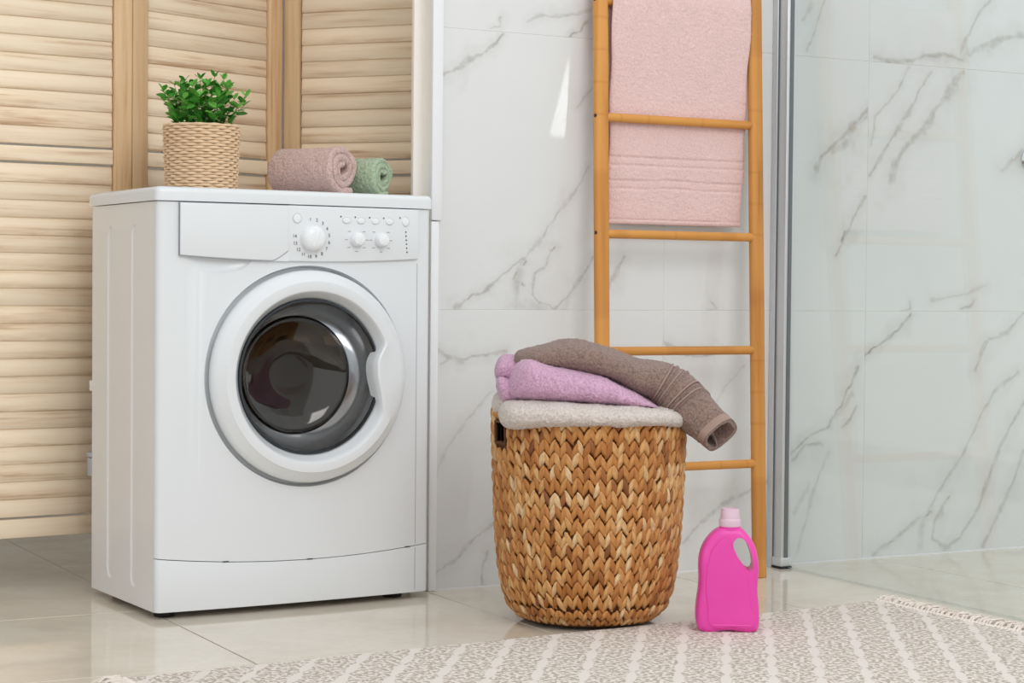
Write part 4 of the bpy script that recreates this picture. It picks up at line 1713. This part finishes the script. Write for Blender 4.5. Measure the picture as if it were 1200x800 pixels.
bmesh.ops.recalc_face_normals(hb, faces=hb.faces)
hb.to_mesh(hc)
hb.free()
bm_ = boolean(bm_, [hc])
body = link('body', bm_, M_magenta, bot)
pan = [bp(*p) for p in [(172, 642), (158, 560), (150, 490), (152, 420), (160, 360), (190, 290), (240, 262), (262, 300), (282, 350), (310, 392), (328, 420), (336, 480), (346, 560), (356, 642), (264, 645)]]
pm_ = curve_solid([pan], 0.0006, 0.0012, 2)
for v in pm_.vertices:
    x, y, z = v.co
    v.co = (x, -0.0300 - z, y)
link('label_panel', pm_, M_magenta, body)
link('base_ridge', MB().tube([(bp(180, 641)[0], -0.0305, bp(0, 641)[1]), (bp(348, 641)[0], -0.0305, bp(0, 641)[1])], 0.0022, 10), M_magenta, body)
cx = bp(257, 0)[0]
zc0 = bp(0, 221)[1]
neck = link('neck', MB().lathe([(0.0205, -0.004), (0.0205, 0.003), (0.019, 0.004)], 40, 'z', (cx, 0, zc0)), M_magenta, bot)
capo = link('cap', MB().lathe([(0.0003, 0.0025), (0.0198, 0.002), (0.0206, 0.004), (0.0202, 0.0155), (0.0190, 0.0172), (0.0182, 0.0178), (0.0172, 0.034), (0.0165, 0.0364), (0.0145, 0.0364), (0.0140, 0.030), (0.0003, 0.029)], 48, 'z', (cx, 0, zc0)), M_cap, bot)
ribs = MB()
for k in range(48):
    a = 2 * PI * k / 48
    ribs.tube([(cx + 0.0205 * math.cos(a), 0.0205 * math.sin(a), zc0 + 0.004), (cx + 0.0201 * math.cos(a), 0.0201 * math.sin(a), zc0 + 0.0150)], 0.0005, 5)
link('cap_ribs', ribs.mesh('cap_ribs', 60), M_cap, capo)

# ------------------------------------------------------------------ rug
m, t, b = new_mat('cotton_rug_weave', srgb(226, 218, 210), 0.95, 0, 0.1)
g = t.node('ShaderNodeTexCoord')
sx = t.node('ShaderNodeSeparateXYZ')
t.link(g.outputs['Object'], sx.inputs[0])
U, Vv = sx.outputs[0], sx.outputs[1]
# diagonal columns of plain lozenges between the brown flecks
ca = t.math('MULTIPLY', t.math('SUBTRACT', t.math('MULTIPLY', U, 0.79), t.math('MULTIPLY', Vv, 0.61)), 1 / 0.078)
cb = t.math('MULTIPLY', t.math('ADD', t.math('MULTIPLY', U, 0.61), t.math('MULTIPLY', Vv, 0.79)), 1 / 0.092)
fa = t.math('ABSOLUTE', t.math('SUBTRACT', t.math('FRACT', ca), 0.5))
fb = t.math('MULTIPLY', t.math('ABSOLUTE', t.math('SUBTRACT', t.math('FRACT', cb), 0.5)), 2.0)
half = t.math('SUBTRACT', 0.105, t.math('MULTIPLY', t.math('POWER', fb, 2.5), 0.095))
lm = t.maprange(t.math('SUBTRACT', fa, half), 0.0, 0.025)
pj = t.vmath('MULTIPLY', g.outputs['Object'], (125.0, 105.0, 0.0))
nz = t.noise(pj, 1.0, 1, 0.4)
fleck = t.maprange(nz.outputs[0], 0.47, 0.53)
nb = t.noise(t.vmath('MULTIPLY', g.outputs['Object'], (260.0, 420.0, 1.0)), 1.0, 1)
fk = t.math('MULTIPLY', t.math('MULTIPLY', fleck, lm), t.maprange(nb.outputs[0], 0.3, 0.6, 0.55, 0.95))
c = t.mix(fk, srgb(230, 223, 216), srgb(176, 163, 148))
t.link(c, b.inputs['Base Color'])
wv = t.node('ShaderNodeTexWave')
wv.bands_direction = 'Y'
wv.inputs['Scale'].default_value = 90.0
wv.inputs['Distortion'].default_value = 1.5
t.link(g.outputs['Object'], wv.inputs['Vector'])
hgt = t.math('ADD', t.math('MULTIPLY', wv.outputs[1], 0.6), t.math('MULTIPLY', nb.outputs[0], 0.6))
t.link(t.bump(hgt, 0.5, 0.0015), b.inputs['Normal'])
M_rug = m
M_fringe = plain('cream_cotton_fringe', srgb(238, 228, 219), 0.95, 0, 0.1, 0.06)
RL, RW = 1.625, 1.12
rug = thing('rug', 'cream cotton rug with beige woven flecks and fringed ends on the tiled floor', 'rug', (0.922, -0.640, 0.0), math.radians(3.1))
nx, ny = 220, 130
vs, fs = [], []


def rugz(x, y):
    cr = max(0.0, 1 - math.hypot(x - RL, y) / 0.16)
    return 0.0055 + 0.0012 * max(0, noise.noise(Vector((x * 6, y * 6, 0.3)))) + 0.010 * cr ** 2 * (0.5 + 0.5 * noise.noise(Vector((x * 30, y * 30, 1))))


for layer in (0, 1):
    for i in range(nx + 1):
        for j in range(ny + 1):
            x, y = RL * i / nx, -RW * j / ny
            yy = y + 0.002 * noise.noise(Vector((x * 14, 0.5, y))) * (1 - j / ny)
            xx = x + 0.004 * noise.noise(Vector((y * 14, 2.5, x))) * (i / nx)
            z = rugz(x, y)
            vs.append((xx, yy, z if layer else max(0.0004, z - 0.0048)))
N1 = (nx + 1) * (ny + 1)
for layer in (0, 1):
    for i in range(nx):
        for j in range(ny):
            a = layer * N1 + i * (ny + 1) + j
            fs.append((a, a + 1, a + ny + 2, a + ny + 1))
for i in range(nx):
    for j in (0, ny):
        a = i * (ny + 1) + j
        fs.append((a, a + ny + 1, N1 + a + ny + 1, N1 + a))
for j in range(ny):
    for i in (0, nx):
        a = i * (ny + 1) + j
        fs.append((a, a + 1, N1 + a + 1, N1 + a))
link('woven_field', MB().add(vs, fs).mesh('woven_field', 60), M_rug, rug)
rnd = random.Random(3)
tass = []
for v_ in range(7):
    tm = MB()
    tm.tube([(-0.004, 0, 0.004), (0.0, 0, 0.0055), (0.005, 0, 0.0045), (0.008, 0, 0.0035)], [0.0020, 0.0030, 0.0030, 0.0016], 7)
    for q in range(7):
        dy = rnd.uniform(-0.006, 0.006)
        L = rnd.uniform(0.040, 0.064)
        tm.tube([(0.006, dy * 0.15, 0.0035), (0.015, dy * 0.5 + rnd.uniform(-.0015, .0015), 0.007 + rnd.uniform(0, .006)), (L * 0.7, dy + rnd.uniform(-.006, .006), 0.0045 + rnd.uniform(0, .009)),
                 (L, dy * 1.3 + rnd.uniform(-.005, .005), 0.002 + rnd.uniform(0, .004))], [0.0013, 0.0013, 0.0012, 0.0009], 5)
    me = tm.mesh('tassel', 60)
    me.materials.append(M_fringe)
    tass.append(me)
NT_ = 116
for k in range(NT_):
    y = -0.003 - (RW - 0.006) * k / (NT_ - 1)
    for xe, rz in ((RL, 0.0), (0.0, PI)):
        o = bpy.data.objects.new('tassel', rnd.choice(tass))
        COL.objects.link(o)
        o.parent = rug
        xx = xe + (0.004 * noise.noise(Vector((y * 14, 2.5, xe))) if xe else 0)
        o.location = (xx, y, rugz(xe, y) - 0.0052)
        o.rotation_euler = (0, 0, rz + rnd.uniform(-0.35, 0.35))

# ------------------------------------------------------------------ shower screen
M_alu = plain('brushed_aluminium', srgb(214, 217, 220), 0.38, 0.55)
M_chrome = plain('polished_chrome', srgb(220, 222, 225), 0.08, 1.0)
M_seal = plain('dark_seal', srgb(104, 110, 114), 0.5)
m = bpy.data.materials.new('shower_glass')
m.use_nodes = True
t = NT(m)
t.n.clear()
out = t.node('ShaderNodeOutputMaterial')
tr_ = t.node('ShaderNodeBsdfTransparent')
gl = t.node('ShaderNodeBsdfGlossy')
gl.inputs['Roughness'].default_value = 0.0
mx_ = t.node('ShaderNodeMixShader')
fr = t.node('ShaderNodeFresnel')
geo = t.node('ShaderNodeNewGeometry')
t.link(t.maprange(geo.outputs['Backfacing'], 0, 1, 1.5, 1 / 1.5), fr.inputs['IOR'])
n = t.noise(geo.outputs['Position'], 1.5)
t.link(t.mix(n.outputs[0], (0.945, 0.968, 0.960), (0.955, 0.975, 0.968)), tr_.inputs['Color'])
t.link(fr.outputs[0], mx_.inputs[0])
t.link(tr_.outputs[0], mx_.inputs[1])
t.link(gl.outputs[0], mx_.inputs[2])
t.link(mx_.outputs[0], out.inputs['Surface'])
M_showerglass = m
SX = 2.678
sh = thing('shower_screen', 'clear glass shower screen in an aluminium wall profile', 'shower screen', (SX, 0, 0))
SHT = 1.95
link('glass_pane', MB().box(-0.004, 0.004, -1.55, -0.040, 0.004, SHT).mesh('glass_pane', 0), M_showerglass, sh)
link('wall_channel', MB().bbox(-0.017, 0.015, -0.020, -0.0005, 0.0, SHT, 0.0012), M_alu, sh)
link('post', MB().bbox(-0.013, 0.012, -0.053, -0.022, 0.014, SHT, 0.002), M_alu, sh)
link('seal_strip', MB().box(-0.0145, 0.013, -0.0225, -0.0195, 0.004, SHT - 0.002), M_seal, sh)
link('seal_strip', MB().box(-0.0050, 0.0050, -0.0550, -0.0528, 0.014, SHT - 0.002), M_seal, sh)
link('bottom_seal', MB().box(-0.003, 0.003, -1.55, -0.054, 0.0, 0.0045), M_showerglass, sh)
link('foot_cap', MB().bbox(-0.0155, 0.0145, -0.056, -0.0205, 0.0052, 0.026, 0.002), M_alu, sh)
link('foot_pad', MB().bbox(-0.0165, 0.0155, -0.058, -0.0200, 0.0, 0.0055, 0.0012), M_black, sh)

# shower valve at the right edge of the picture
vk = thing('shower_valve', 'round chrome shower valve with a painted pink reflection on the marble wall', 'shower valve', (3.461, 0, 0.985))
link('escutcheon', MB().lathe([(0.0003, -0.0005), (0.028, -0.0005), (0.029, -0.004), (0.026, -0.009), (0.0003, -0.010)], 40, 'y'), M_chrome, vk)
link('knob', MB().lathe([(0.0003, -0.009), (0.019, -0.009), (0.022, -0.014), (0.022, -0.040), (0.019, -0.046), (0.0003, -0.047)], 32, 'y'), M_chrome, vk)
link('painted_reflection', MB().lathe([(0.0215, -0.016), (0.0235, -0.017), (0.0235, -0.028), (0.0215, -0.029)], 32, 'y'), plain('pink_reflection_paint', srgb(214, 120, 128), 0.3), vk)  # pink band paints a reddish reflection onto the chrome knob
